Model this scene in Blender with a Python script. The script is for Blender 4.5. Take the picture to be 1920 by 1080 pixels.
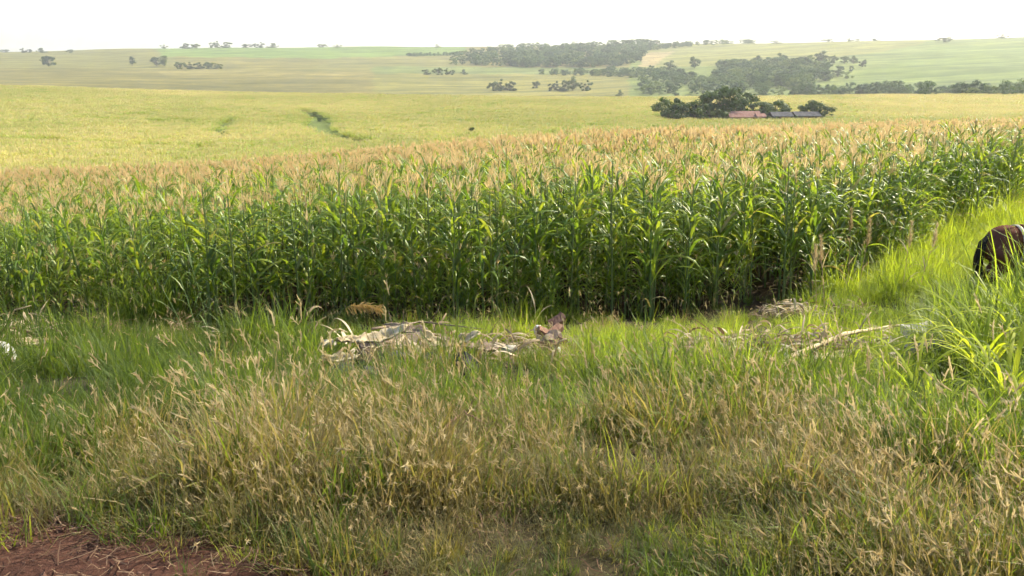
import bpy, bmesh, math, random
import numpy as np
from mathutils import Vector, Matrix, Euler, noise

for o in list(bpy.data.objects):
    bpy.data.objects.remove(o)
scene = bpy.context.scene
R = math.radians
random.seed(7)
rng = np.random.default_rng(7)

# ------------------------------------------------------------------ camera, sky, sun, exposure
EYE = 1.65
FPX, PITCH = 1663.0, R(14.0)          # focal length in pixels of a 1920 wide picture, downward pitch
cam_d = bpy.data.cameras.new('camera')
cam = bpy.data.objects.new('camera', cam_d)
scene.collection.objects.link(cam)
cam.location = (0, 0, EYE)
cam.rotation_euler = (R(90) - PITCH, 0, 0)
cam_d.sensor_width = 36.0
cam_d.lens = 36.0 * FPX / 1920.0
cam_d.clip_start = 0.05
cam_d.clip_end = 30000
scene.camera = cam

SUN_EL, SUN_AZ = R(41), R(54)         # azimuth clockwise from +Y (straight ahead)
world = bpy.data.worlds.new('World')
scene.world = world
world.use_nodes = True
wn = world.node_tree
wn.nodes.clear()
w_out = wn.nodes.new('ShaderNodeOutputWorld')
w_bg = wn.nodes.new('ShaderNodeBackground')
w_sky = wn.nodes.new('ShaderNodeTexSky')
w_sky.sky_type = 'NISHITA'
w_sky.sun_disc = False
w_sky.sun_elevation = SUN_EL
w_sky.sun_rotation = SUN_AZ
w_sky.air_density = 1.0
w_sky.dust_density = 1.0
w_sky.ozone_density = 1.0
w_bg.inputs['Strength'].default_value = 0.12
wn.links.new(w_sky.outputs[0], w_bg.inputs[0])
wn.links.new(w_bg.outputs[0], w_out.inputs[0])

sun_d = bpy.data.lights.new('sun', 'SUN')
sun_d.energy = 5.0
sun_d.angle = R(0.6)
sun_d.color = (1.0, 0.90, 0.70)
sun = bpy.data.objects.new('sun', sun_d)
scene.collection.objects.link(sun)
sdir = Vector((math.sin(SUN_AZ) * math.cos(SUN_EL), math.cos(SUN_AZ) * math.cos(SUN_EL), math.sin(SUN_EL)))
sun.rotation_euler = sdir.to_track_quat('Z', 'Y').to_euler()

vs = scene.view_settings
vs.view_transform = 'Standard'
vs.look = 'None'
vs.gamma = 1.0
vs.use_curve_mapping = False
vs.exposure = 1.15
scene.cycles.max_bounces = 4
scene.cycles.diffuse_bounces = 3
scene.cycles.glossy_bounces = 1
scene.cycles.use_adaptive_sampling = True
scene.cycles.adaptive_threshold = 0.06
scene.cycles.adaptive_min_samples = 12
scene.cycles.transparent_max_bounces = 8
scene.cycles.transmission_bounces = 2
scene.cycles.volume_bounces = 0
scene.cycles.use_denoising = True

# ------------------------------------------------------------------ terrain heights
def near_profile(y):
    return -1.65 - 0.206 * max(0.0, y - 2.65)
NEAR = [(0.3, -1.65), (2.3, -1.65), (3.0, -1.70), (5, near_profile(5)), (9, near_profile(9)), (12.5, near_profile(12.5))]
COLS = [
    (-0.62, [(13, -3.78), (25, -5.2), (45, -7.5), (60, -10.2), (100, -17), (150, -18.2), (300, -14.8), (440, -11.4), (520, -11.8), (700, -32),
             (800, -34), (950, -20), (1400, 0), (2000, 32), (2300, 30), (4000, -40), (9500, -200)]),
    (-0.30, [(13, -3.78), (30, -5.3), (50, -7.2), (70, -11), (110, -17.5), (200, -18.2), (350, -17), (500, -15.9), (560, -17), (720, -38),
             (830, -38), (1000, -24), (1450, 5), (2000, 44), (2300, 42), (4000, -40), (9500, -200)]),
    (0.0, [(13, -3.78), (35, -5.2), (60, -7.0), (80, -10.5), (130, -18), (300, -18.6), (500, -17.4), (560, -19), (720, -40),
           (850, -36), (1000, -25), (1400, 0), (2000, 45), (2300, 43), (4000, -40), (9500, -200)]),
    (0.30, [(14, -3.85), (25, -4.4), (65, -6.8), (85, -10), (140, -18), (300, -18.3), (500, -17.4), (560, -19), (650, -30), (750, -22),
            (1000, -8), (1400, 22), (1800, 50), (2100, 48), (4000, -40), (9500, -200)]),
    (0.62, [(14, -3.75), (25, -4.1), (70, -6.3), (95, -10), (150, -17), (300, -17.6), (480, -17), (540, -18), (620, -28), (700, -20.5),
            (1000, 8), (1300, 38), (1500, 55), (1800, 53), (4000, -40), (9500, -200)]),
]
NLY, NT = 1400, 121
LY = np.linspace(math.log(0.3), math.log(9500), NLY)
TT = np.linspace(-1.2, 1.2, NT)
def _smooth(a, n):
    k = np.hanning(n + 2)[1:-1]
    k /= k.sum()
    p = np.concatenate([np.full(n, a[0]), a, np.full(n, a[-1])])
    return np.convolve(p, k, mode='same')[n:-n]
_col = []
for t, pts in COLS:
    pp = NEAR + pts
    ys = np.array([p[0] for p in pp]); zs = np.array([p[1] for p in pp])
    _col.append(_smooth(np.interp(np.exp(LY), ys, zs), 31))
_col = np.array(_col)
_ct = np.array([c[0] for c in COLS])
ZT = np.zeros((NT, NLY))
for j in range(NLY):
    ZT[:, j] = _smooth(np.interp(TT, _ct, _col[:, j]), 17)

def H(x, y):
    """world height of the land at x, y (arrays)"""
    x = np.asarray(x, float); y = np.asarray(y, float)
    az = np.arctan2(x, y); r = np.hypot(x, y)
    azc = np.clip(az, -0.86, 0.86)
    yy = np.maximum(r * np.cos(azc), 0.31)
    t = np.tan(azc)
    fi = (np.log(np.minimum(yy, 9400)) - LY[0]) / (LY[1] - LY[0])
    ft = (np.clip(t, -1.19, 1.19) - TT[0]) / (TT[1] - TT[0])
    i = np.clip(fi.astype(int), 0, NLY - 2); k = np.clip(ft.astype(int), 0, NT - 2)
    fi = fi - i; ft = ft - k
    z = (ZT[k, i] * (1 - fi) * (1 - ft) + ZT[k, i + 1] * fi * (1 - ft) + ZT[k + 1, i] * (1 - fi) * ft + ZT[k + 1, i + 1] * fi * ft)
    w = np.clip((np.abs(az) - 1.2) / 0.7, 0, 1); w = w * w * (3 - 2 * w)
    z = z * (1 - w) + (-1.65) * w
    # small bumps on the bank, broad undulation far off
    b = 0.05 * (np.sin(x * 1.9 + 0.7 * y) * np.sin(y * 1.3 - 0.4 * x + 1) + 0.6 * np.sin(3.1 * x + 2) * np.sin(2.7 * y))
    b = b * np.clip((y - 3.2) / 2.0, 0, 1) * np.clip((60 - r) / 30, 0, 1)
    f = (np.sin(x * 0.011 + 1.3) * np.sin(y * 0.009) * 0.9 + np.sin(x * 0.023 + y * 0.017) * 0.35) * np.clip((r - 150) / 500, 0, 1.6)
    return z + b + f + EYE
def h1(x, y):
    return float(H(np.array([x]), np.array([y]))[0])

CP, SP = math.cos(PITCH), math.sin(PITCH)
_marchd = np.exp(np.linspace(math.log(1.5), math.log(6000), 5000))
def ground_at(px, py):
    """where the sight line through a pixel of the photograph meets the land"""
    u = (px - 960) / FPX; v = (540 - py) / FPX
    d = np.array([u, CP + v * SP, v * CP - SP])
    P = d[None, :] * _marchd[:, None]
    below = (P[:, 2] + EYE) < H(P[:, 0], P[:, 1])
    if not below[:4400].any():          # just over the skyline: take the land right under it
        return ground_at(px, py + 0.7)
    k = int(np.argmax(below))
    return P[k, 0], P[k, 1], h1(P[k, 0], P[k, 1]), float(_marchd[k])
def to_px(x, y, z):
    zc = z - EYE
    f = y * CP - zc * SP
    up = y * SP + zc * CP
    return 960 + FPX * x / f, 540 - FPX * up / f

# edge of the maize: it stands where y > corn_edge(x)
_EX = np.array([-40, -20, -7.2, -0.4, 3.9, 5.6, 7.5, 10, 14, 22, 60, 140.])
_EY = np.array([10.1, 11.0, 11.65, 12.5, 13.8, 15.1, 17.0, 20.2, 25, 34, 75, 160.])
def corn_edge(x):
    return np.interp(x, _EX, _EY)
def road_s(x, y):
    """distance beyond the edge of the dirt road"""
    return (x + 0.65) * 0.36 + (y - 2.46) * 0.933

# ------------------------------------------------------------------ node helpers
def new_mat(name):
    m = bpy.data.materials.new(name)
    m.use_nodes = True
    nt = m.node_tree
    nt.nodes.clear()
    out = nt.nodes.new('ShaderNodeOutputMaterial')
    return m, nt, out
def N(nt, typ, **kw):
    n = nt.nodes.new(typ)
    for k, v in kw.items():
        setattr(n, k, v)
    return n
def setin(n, name, v):
    n.inputs[name].default_value = v
def ramp(nt, stops, fac):
    r = nt.nodes.new('ShaderNodeValToRGB')
    els = r.color_ramp.elements
    while len(els) < len(stops):
        els.new(0.5)
    for e, (p, c) in zip(els, stops):
        e.position = p
        e.color = (*c, 1) if len(c) == 3 else c
    nt.links.new(fac, r.inputs[0])
    return r.outputs[0]
def mixc(nt, fac, a, b, mode='MIX'):
    m = nt.nodes.new('ShaderNodeMix'); m.data_type = 'RGBA'; m.blend_type = mode
    for sock, val in ((m.inputs['Factor'], fac), (m.inputs['A'], a), (m.inputs['B'], b)):
        pass
    def put(idx, val):
        s = m.inputs[idx]
        if hasattr(val, 'node'):
            nt.links.new(val, s)
        else:
            s.default_value = val if not isinstance(val, tuple) else (*val, 1)
    put(0, fac); put(6, a); put(7, b)
    return m.outputs[2]
def noise_tex(nt, scale, detail=3.0, vec=None, rough=0.55):
    n = nt.nodes.new('ShaderNodeTexNoise')
    n.inputs['Scale'].default_value = scale
    n.inputs['Detail'].default_value = detail
    n.inputs['Roughness'].default_value = rough
    if vec is not None:
        nt.links.new(vec, n.inputs['Vector'])
    return n.outputs[0]

def leaf_mat(name, stops, trans=0.45, rough=0.45, spec=0.35, trans_boost=(1.25, 1.2, 0.5), instancer=True, grad=None, noise_scale=None):
    """thin plant tissue: reflects, lets light through; colour varies from plant to plant (stops over a per-plant value)"""
    m, nt, out = new_mat(name)
    if instancer:
        at = N(nt, 'ShaderNodeAttribute', attribute_type='INSTANCER', attribute_name='tint')
        fac = at.outputs['Fac']
    else:
        oi = N(nt, 'ShaderNodeObjectInfo')
        fac = oi.outputs['Random']
    col = ramp(nt, stops, fac)
    if noise_scale:
        geo = N(nt, 'ShaderNodeTexCoord')
        nz = noise_tex(nt, noise_scale, 2.0, geo.outputs['Object'])
        col = mixc(nt, 0.55, col, ramp(nt, [(0.3, (0.55, 0.55, 0.5)), (0.7, (1.35, 1.3, 1.2))], nz), 'MULTIPLY')
    p = N(nt, 'ShaderNodeBsdfPrincipled')
    nt.links.new(col, p.inputs['Base Color'])
    setin(p, 'Roughness', rough)
    setin(p, 'Specular IOR Level', spec)
    tr = N(nt, 'ShaderNodeBsdfTranslucent')
    tb = mixc(nt, 1.0, col, tuple(trans_boost), 'MULTIPLY')
    nt.links.new(tb, tr.inputs['Color'])
    ms = N(nt, 'ShaderNodeMixShader')
    ms.inputs[0].default_value = trans
    nt.links.new(p.outputs[0], ms.inputs[1])
    nt.links.new(tr.outputs[0], ms.inputs[2])
    nt.links.new(ms.outputs[0], out.inputs[0])
    return m

def rough_mat(name, stops, scale=4.0, detail=5.0, bump=0.4, bscale=None, rough=0.9, coord='Object', spec=0.2, dist=0.02):
    m, nt, out = new_mat(name)
    tc = N(nt, 'ShaderNodeTexCoord')
    nz = noise_tex(nt, scale, detail, tc.outputs[coord])
    col = ramp(nt, stops, nz)
    p = N(nt, 'ShaderNodeBsdfPrincipled')
    nt.links.new(col, p.inputs['Base Color'])
    setin(p, 'Roughness', rough); setin(p, 'Specular IOR Level', spec)
    if bump:
        b = N(nt, 'ShaderNodeBump')
        setin(b, 'Strength', bump); setin(b, 'Distance', dist)
        nt.links.new(noise_tex(nt, bscale or scale * 3, 6.0, tc.outputs[coord]), b.inputs['Height'])
        nt.links.new(b.outputs[0], p.inputs['Normal'])
    nt.links.new(p.outputs[0], out.inputs[0])
    return m

# ------------------------------------------------------------------ mesh helpers
class MB:
    def __init__(s):
        s.v = []; s.f = []; s.mi = []
    def add(s, verts, faces, mi=0):
        o = len(s.v)
        s.v.extend([tuple(v) for v in verts])
        s.f.extend([tuple(i + o for i in f) for f in faces])
        s.mi.extend([mi] * len(faces))
    def strip(s, pts, side, widths, fold=None, mi=0):
        """a ribbon along pts; fold = list of midrib drops makes it a V of two quads across"""
        n = len(pts)
        vs, fs = [], []
        for i in range(n):
            p = Vector(pts[i]); sd = Vector(side[i] if isinstance(side, list) else side)
            w = widths[i] * 0.5
            if fold is None:
                vs += [p - sd * w, p + sd * w]
            else:
                a = Vector(pts[min(i + 1, n - 1)]) - Vector(pts[max(i - 1, 0)])
                up = sd.cross(a); up.normalize()
                vs += [p - sd * w + up * (fold * w), p, p + sd * w + up * (fold * w)]
        k = 2 if fold is None else 3
        for i in range(n - 1):
            for j in range(k - 1):
                fs.append((i * k + j, i * k + j + 1, (i + 1) * k + j + 1, (i + 1) * k + j))
        s.add(vs, fs, mi)
    def tube(s, pts, radii, sides=5, mi=0, cap=True):
        n = len(pts)
        vs, fs = [], []
        for i in range(n):
            p = Vector(pts[i])
            d = Vector(pts[min(i + 1, n - 1)]) - Vector(pts[max(i - 1, 0)])
            d.normalize()
            a = d.cross(Vector((0.31, 0.95, 0.05)))
            if a.length < 1e-3:
                a = d.cross(Vector((1, 0, 0)))
            a.normalize(); b = d.cross(a)
            for k in range(sides):
                t = 2 * math.pi * k / sides
                vs.append(p + (a * math.cos(t) + b * math.sin(t)) * radii[i])
        for i in range(n - 1):
            for k in range(sides):
                k2 = (k + 1) % sides
                fs.append((i * sides + k, i * sides + k2, (i + 1) * sides + k2, (i + 1) * sides + k))
        if cap:
            fs.append(tuple(range(sides))[::-1])
            fs.append(tuple((n - 1) * sides + k for k in range(sides)))
        s.add(vs, fs, mi)
    def mesh(s, name, mats=(), smooth=True):
        me = bpy.data.meshes.new(name)
        me.from_pydata(s.v, [], s.f)
        for m in mats:
            me.materials.append(m)
        if len(mats) > 1:
            me.polygons.foreach_set('material_index', s.mi)
        if smooth:
            me.polygons.foreach_set('use_smooth', [True] * len(s.f))
        me.update()
        return me

def link(name, me, parent=None, loc=None, rot=None, scale=None):
    o = bpy.data.objects.new(name, me)
    scene.collection.objects.link(o)
    if parent is not None:
        o.parent = parent
    if loc is not None:
        o.location = loc
    if rot is not None:
        o.rotation_euler = rot
    if scale is not None:
        o.scale = (scale,) * 3 if isinstance(scale, (int, float)) else scale
    return o
def empty(name, loc, rot=(0, 0, 0), scale=1.0):
    o = bpy.data.objects.new(name, None)
    scene.collection.objects.link(o)
    o.empty_display_size = 0.1
    o.location = loc; o.rotation_euler = rot; o.scale = (scale,) * 3 if isinstance(scale, (int, float)) else scale
    return o
def tag(o, label=None, cat=None, group=None, kind=None):
    if label: o['label'] = label
    if cat: o['category'] = cat
    if group: o['group'] = group
    if kind: o['kind'] = kind
    return o

_src_n = [0]
def scatter(name, pts, rot, scl, idx, tint, sources, label, cat):
    """one mass of plants: every point carries one of the source clumps"""
    _src_n[0] += 1
    coll = bpy.data.collections.new('clumps_%d' % _src_n[0])
    for k, me in enumerate(sources):
        ob = bpy.data.objects.new('%s_clump_%02d' % (name, k), me)
        coll.objects.link(ob)
    me = bpy.data.meshes.new(name)
    n = len(pts)
    me.vertices.add(n)
    me.vertices.foreach_set('co', np.asarray(pts, np.float32).ravel())
    a = me.attributes.new('rot', 'FLOAT_VECTOR', 'POINT'); a.data.foreach_set('vector', np.asarray(rot, np.float32).ravel())
    a = me.attributes.new('scl', 'FLOAT_VECTOR', 'POINT'); a.data.foreach_set('vector', np.asarray(scl, np.float32).ravel())
    a = me.attributes.new('idx', 'INT', 'POINT'); a.data.foreach_set('value', np.asarray(idx, np.int32).ravel())
    a = me.attributes.new('tint', 'FLOAT', 'POINT'); a.data.foreach_set('value', np.asarray(tint, np.float32).ravel())
    me.update()
    ng = bpy.data.node_groups.new('scatter_' + name, 'GeometryNodeTree')
    ng.interface.new_socket('Geometry', in_out='INPUT', socket_type='NodeSocketGeometry')
    ng.interface.new_socket('Geometry', in_out='OUTPUT', socket_type='NodeSocketGeometry')
    gi = ng.nodes.new('NodeGroupInput'); go = ng.nodes.new('NodeGroupOutput')
    ci = ng.nodes.new('GeometryNodeCollectionInfo')
    ci.inputs['Collection'].default_value = coll
    ci.inputs['Separate Children'].default_value = True
    ci.inputs['Reset Children'].default_value = True
    ip = ng.nodes.new('GeometryNodeInstanceOnPoints')
    ip.inputs['Pick Instance'].default_value = True
    def attr(nm, typ):
        q = ng.nodes.new('GeometryNodeInputNamedAttribute'); q.data_type = typ
        q.inputs['Name'].default_value = nm
        return q.outputs['Attribute']
    ng.links.new(gi.outputs[0], ip.inputs['Points'])
    ng.links.new(ci.outputs[0], ip.inputs['Instance'])
    ng.links.new(attr('idx', 'INT'), ip.inputs['Instance Index'])
    ng.links.new(attr('rot', 'FLOAT_VECTOR'), ip.inputs['Rotation'])
    ng.links.new(attr('scl', 'FLOAT_VECTOR'), ip.inputs['Scale'])
    ng.links.new(ip.outputs[0], go.inputs[0])
    o = link(name, me)
    md = o.modifiers.new('scatter', 'NODES'); md.node_group = ng
    tag(o, label, cat, kind='stuff')
    return o

def fbm(x, y, s, seed=0.0):
    return np.array([noise.fractal(Vector((a * s + seed, b * s - seed, seed * 0.37)), 1.0, 2.0, 3) for a, b in zip(x, y)])

# ------------------------------------------------------------------ ground: one sheet to the horizon
FIELD_POLYS = [   # far fields: outline in the photograph, colour of crop or soil
    ([(-1200, 60), (3200, 60), (3200, 200), (-1200, 200)], (0.26, 0.25, 0.115)),
    ([(-1200, 80), (330, 84), (330, 128), (-1200, 128)], (0.27, 0.27, 0.13)),
    ([(290, 84), (885, 84), (860, 104), (640, 110), (300, 106)], (0.22, 0.33, 0.12)),
    ([(640, 108), (860, 103), (1000, 100), (840, 126), (700, 131), (560, 133)], (0.27, 0.27, 0.125)),
    ([(-1200, 128), (300, 133), (700, 139), (700, 182), (-1200, 182)], (0.25, 0.235, 0.105)),
    ([(300, 134), (900, 137), (900, 141), (300, 140)], (0.33, 0.30, 0.15)),
    ([(700, 124), (1220, 128), (1220, 140), (700, 138)], (0.22, 0.28, 0.13)),
    ([(700, 138), (1240, 140), (1240, 185), (700, 185)], (0.28, 0.28, 0.115)),
    ([(1180, 60), (3200, 40), (3200, 200), (1180, 200)], (0.22, 0.29, 0.12)),
    ([(1200, 70), (1760, 60), (1720, 86), (1560, 110), (1200, 130)], (0.29, 0.31, 0.13)),
    ([(1760, 86), (3200, 80), (3200, 180), (1560, 180), (1600, 140)], (0.20, 0.28, 0.11)),
    ([(1480, 72), (1930, 62), (3200, 62), (3200, 68), (1700, 74)], (0.20, 0.26, 0.13)),
    ([(1210, 98), (1262, 96), (1245, 110), (1225, 122), (1195, 126)], (0.46, 0.38, 0.27)),
]
def in_poly(px, py, poly):
    ins = np.zeros(px.shape, bool)
    n = len(poly)
    for i in range(n):
        x0, y0 = poly[i]; x1, y1 = poly[(i + 1) % n]
        c = ((y0 > py) != (y1 > py))
        xx = (x1 - x0) * (py - y0) / ((y1 - y0) if y1 != y0 else 1e-9) + x0
        ins ^= c & (px < xx)
    return ins

gap_pts = [(560, 212), (585, 219), (600, 230), (598, 243), (612, 256), (640, 267), (680, 276)]
GAP = [ground_at(*p)[:2] for p in gap_pts]
gap2 = [ground_at(*p)[:2] for p in [(435, 232), (420, 244), (412, 260)]]
def seg_dist(x, y, poly):
    d = np.full(x.shape, 1e9)
    for (ax, ay), (bx, by) in zip(poly[:-1], poly[1:]):
        L2 = (bx - ax) ** 2 + (by - ay) ** 2
        t = np.clip(((x - ax) * (bx - ax) + (y - ay) * (by - ay)) / L2, 0, 1)
        d = np.minimum(d, np.hypot(x - ax - t * (bx - ax), y - ay - t * (by - ay)))
    return d
def build_ground():
    az = np.concatenate([np.linspace(-math.pi, -R(42), 50)[:-1], np.linspace(-R(42), R(42), 470), np.linspace(R(42), math.pi, 50)[1:-1]])
    rr = np.concatenate([np.exp(np.linspace(math.log(0.4), math.log(40), 110))[:-1], np.exp(np.linspace(math.log(40), math.log(700), 170))[:-1],
                         np.linspace(700, 2250, 200)[:-1], np.exp(np.linspace(math.log(2250), math.log(9000), 14))])
    A, Q = np.meshgrid(az, rr, indexing='ij')
    X = Q * np.sin(A); Y = Q * np.cos(A)
    Z = H(X, Y)
    na, nr = A.shape
    v = np.stack([X, Y, Z], -1).reshape(-1, 3)
    v = np.vstack([v, [[0, 0, 0.0]]])
    ii, jj = np.meshgrid(np.arange(na), np.arange(nr - 1), indexing='ij')
    i2 = (ii + 1) % na
    quads = np.stack([ii * nr + jj, ii * nr + jj + 1, i2 * nr + jj + 1, i2 * nr + jj], -1).reshape(-1, 4)
    tris = [(k * nr, ((k + 1) % na) * nr, na * nr) for k in range(na)]
    me = bpy.data.meshes.new('ground')
    nq = len(quads)
    me.vertices.add(len(v)); me.vertices.foreach_set('co', v.astype(np.float32).ravel())
    loops = np.concatenate([quads[:, ::-1].ravel(), np.array([t[::-1] for t in tris]).ravel()[::1]]).astype(np.int32)
    me.loops.add(len(loops)); me.loops.foreach_set('vertex_index', loops)
    starts = np.concatenate([np.arange(nq) * 4, nq * 4 + np.arange(len(tris)) * 3]).astype(np.int32)
    me.polygons.add(nq + len(tris)); me.polygons.foreach_set('loop_start', starts)
    me.update(calc_edges=True)
    me.polygons.foreach_set('use_smooth', [True] * (nq + len(tris)))
    # what grows or lies on each spot
    x, y = v[:, 0], v[:, 1]
    col = np.empty((len(v), 4), np.float32); col[:] = (0.075, 0.06, 0.032, 1)
    rad = np.hypot(x, y)
    soil = (y > corn_edge(x)) & (rad < 110)
    col[soil, :3] = (0.06, 0.04, 0.026)
    s = road_s(x, y)
    col[(s < 0.35) & (rad < 60), :3] = (0.13, 0.062, 0.04)
    mid = rad >= 110
    col[mid, :3] = (0.26, 0.27, 0.06)
    gp = (seg_dist(x, y, GAP) < 5) | (seg_dist(x, y, gap2) < 3)
    col[gp, :3] = (0.12, 0.16, 0.045)
    far = (y > 570) & (np.abs(np.arctan2(x, y)) < 1.2)
    fx, fy = to_px(x[far], y[far], v[far, 2])
    fx = fx + 3 * np.sin(fy * 0.3); fy = fy + 0.8 * np.sin(fx * 0.06) + 0.5 * np.sin(fx * 0.17)
    cf = np.empty((far.sum(), 3), np.float32); cf[:] = (0.25, 0.26, 0.11)
    for poly, c in FIELD_POLYS:
        cf[in_poly(fx, fy, poly)] = np.array(c) * (0.64, 0.63, 0.42)
    col[far, :3] = cf
    ca = me.color_attributes.new('land', 'FLOAT_COLOR', 'POINT')
    ca.data.foreach_set('color', col.ravel())
    m, nt, out = new_mat('land')
    at = N(nt, 'ShaderNodeAttribute', attribute_name='land')
    tc = N(nt, 'ShaderNodeTexCoord')
    n1 = noise_tex(nt, 0.02, 6.0, tc.outputs['Object'], 0.65)
    n2 = noise_tex(nt, 1.7, 6.0, tc.outputs['Object'], 0.7)
    # plough and drill lines on the far slopes, stretched along them
    mp = N(nt, 'ShaderNodeMapping'); setin(mp, 'Scale', (0.004, 0.05, 0.0)); setin(mp, 'Rotation', (0, 0, 0.12))
    nt.links.new(tc.outputs['Object'], mp.inputs[0])
    n3 = noise_tex(nt, 1.0, 5.0, mp.outputs[0], 0.6)
    c = mixc(nt, 0.8, at.outputs['Color'], ramp(nt, [(0.35, (0.62, 0.66, 0.6)), (0.65, (1.3, 1.25, 1.2))], n1), 'MULTIPLY')
    c = mixc(nt, 0.8, c, ramp(nt, [(0.38, (0.62, 0.66, 0.66)), (0.62, (1.32, 1.25, 1.15))], n3), 'MULTIPLY')
    c = mixc(nt, 0.7, c, ramp(nt, [(0.3, (0.6, 0.6, 0.6)), (0.7, (1.35, 1.3, 1.25))], n2), 'MULTIPLY')
    p = N(nt, 'ShaderNodeBsdfPrincipled'); setin(p, 'Roughness', 0.95); setin(p, 'Specular IOR Level', 0.1)
    nt.links.new(c, p.inputs['Base Color'])
    b = N(nt, 'ShaderNodeBump'); setin(b, 'Strength', 0.5); setin(b, 'Distance', 0.04)
    nt.links.new(noise_tex(nt, 9.0, 6.0, tc.outputs['Object'], 0.65), b.inputs['Height'])
    nt.links.new(b.outputs[0], p.inputs['Normal'])
    nt.links.new(p.outputs[0], out.inputs[0])
    me.materials.append(m)
    o = link('ground', me)
    tag(o, 'rolling farmland of pale green and tan fields up to the hills', 'ground', kind='structure')
build_ground()

def build_road():
    # red earth track: a draped sheet with an uneven edge, 6 mm over the ground
    xs = np.linspace(-9, 9, 150); ds = np.linspace(0, 5.5, 60)
    v = []; f = []
    for i, a in enumerate(xs):
        for j, d in enumerate(ds):
            base = Vector((-0.65 + 0.933 * a, 2.46 - 0.36 * a))
            e = 0.0 if j else 0.22 * noise.noise(Vector((a * 1.3, 3.1, 0))) + 0.1 * noise.noise(Vector((a * 4, 1, 0)))
            q = base + Vector((0.36, 0.933)) * (0.34 - d + e)
            z = h1(q.x, q.y) + 0.006 + (0.012 * noise.noise(Vector((q.x * 5, q.y * 5, 0))) + 0.02 * noise.noise(Vector((q.x * 1.6, q.y * 1.6, 4))) + 0.02 if 0 < j else 0)
            v.append((q.x, q.y, z))
    nd = len(ds)
    for i in range(len(xs) - 1):
        for j in range(nd - 1):
            f.append((i * nd + j, i * nd + j + 1, (i + 1) * nd + j + 1, (i + 1) * nd + j))
    b = MB(); b.add(v, [q[::-1] for q in f])
    m, nt, out = new_mat('red_earth')
    tc = N(nt, 'ShaderNodeTexCoord')
    n1 = noise_tex(nt, 2.2, 8.0, tc.outputs['Object'], 0.7)
    n2 = noise_tex(nt, 40.0, 4.0, tc.outputs['Object'], 0.6)
    c = ramp(nt, [(0.3, (0.042, 0.021, 0.015)), (0.5, (0.075, 0.036, 0.025)), (0.7, (0.13, 0.068, 0.046))], n1)
    c = mixc(nt, 0.7, c, ramp(nt, [(0.3, (0.6, 0.6, 0.6)), (0.7, (1.4, 1.35, 1.3))], n2), 'MULTIPLY')
    p = N(nt, 'ShaderNodeBsdfPrincipled'); setin(p, 'Roughness', 0.95); setin(p, 'Specular IOR Level', 0.1)
    nt.links.new(c, p.inputs['Base Color'])
    bp = N(nt, 'ShaderNodeBump'); setin(bp, 'Strength', 0.8); setin(bp, 'Distance', 0.02)
    nt.links.new(noise_tex(nt, 22.0, 8.0, tc.outputs['Object'], 0.7), bp.inputs['Height'])
    nt.links.new(bp.outputs[0], p.inputs['Normal'])
    nt.links.new(p.outputs[0], out.inputs[0])
    o = link('dirt_road', b.mesh('dirt_road', [m]))
    tag(o, 'red earth road with dry litter along the grass', 'road', kind='structure')
build_road()

# ------------------------------------------------------------------ maize
M_leaf_i = leaf_mat('maize_leaf_field', [(0.0, (0.13, 0.22, 0.036)), (0.45, (0.215, 0.305, 0.048)), (0.8, (0.30, 0.38, 0.06)), (1.0, (0.38, 0.38, 0.10))],
                    trans=0.55, rough=0.42, spec=0.42, noise_scale=3.0)
M_stalk_i = leaf_mat('maize_stalk_field', [(0.0, (0.10, 0.15, 0.04)), (1.0, (0.20, 0.22, 0.07))], trans=0.1, rough=0.5)
M_tas_i = leaf_mat('maize_tassel_field', [(0.0, (0.66, 0.51, 0.29)), (0.5, (0.76, 0.61, 0.37)), (1.0, (0.82, 0.69, 0.46))], trans=0.4, rough=0.7, trans_boost=(1.15, 1.05, 0.8))
M_leaf_o = leaf_mat('maize_leaf', [(0.0, (0.10, 0.185, 0.034)), (0.5, (0.20, 0.29, 0.046)), (0.85, (0.31, 0.38, 0.06)), (0.94, (0.27, 0.30, 0.07)), (1.0, (0.42, 0.36, 0.18))],
                    trans=0.55, rough=0.40, spec=0.42, instancer=False, noise_scale=3.0)
M_stalk_o = leaf_mat('maize_stalk', [(0.0, (0.10, 0.16, 0.04)), (1.0, (0.22, 0.24, 0.08))], trans=0.1, rough=0.5, instancer=False)
M_tas_o = leaf_mat('maize_tassel', [(0.0, (0.60, 0.48, 0.27)), (0.5, (0.72, 0.59, 0.36)), (1.0, (0.80, 0.68, 0.45))], trans=0.4, rough=0.7, instancer=False, trans_boost=(1.15, 1.05, 0.8))

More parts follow.
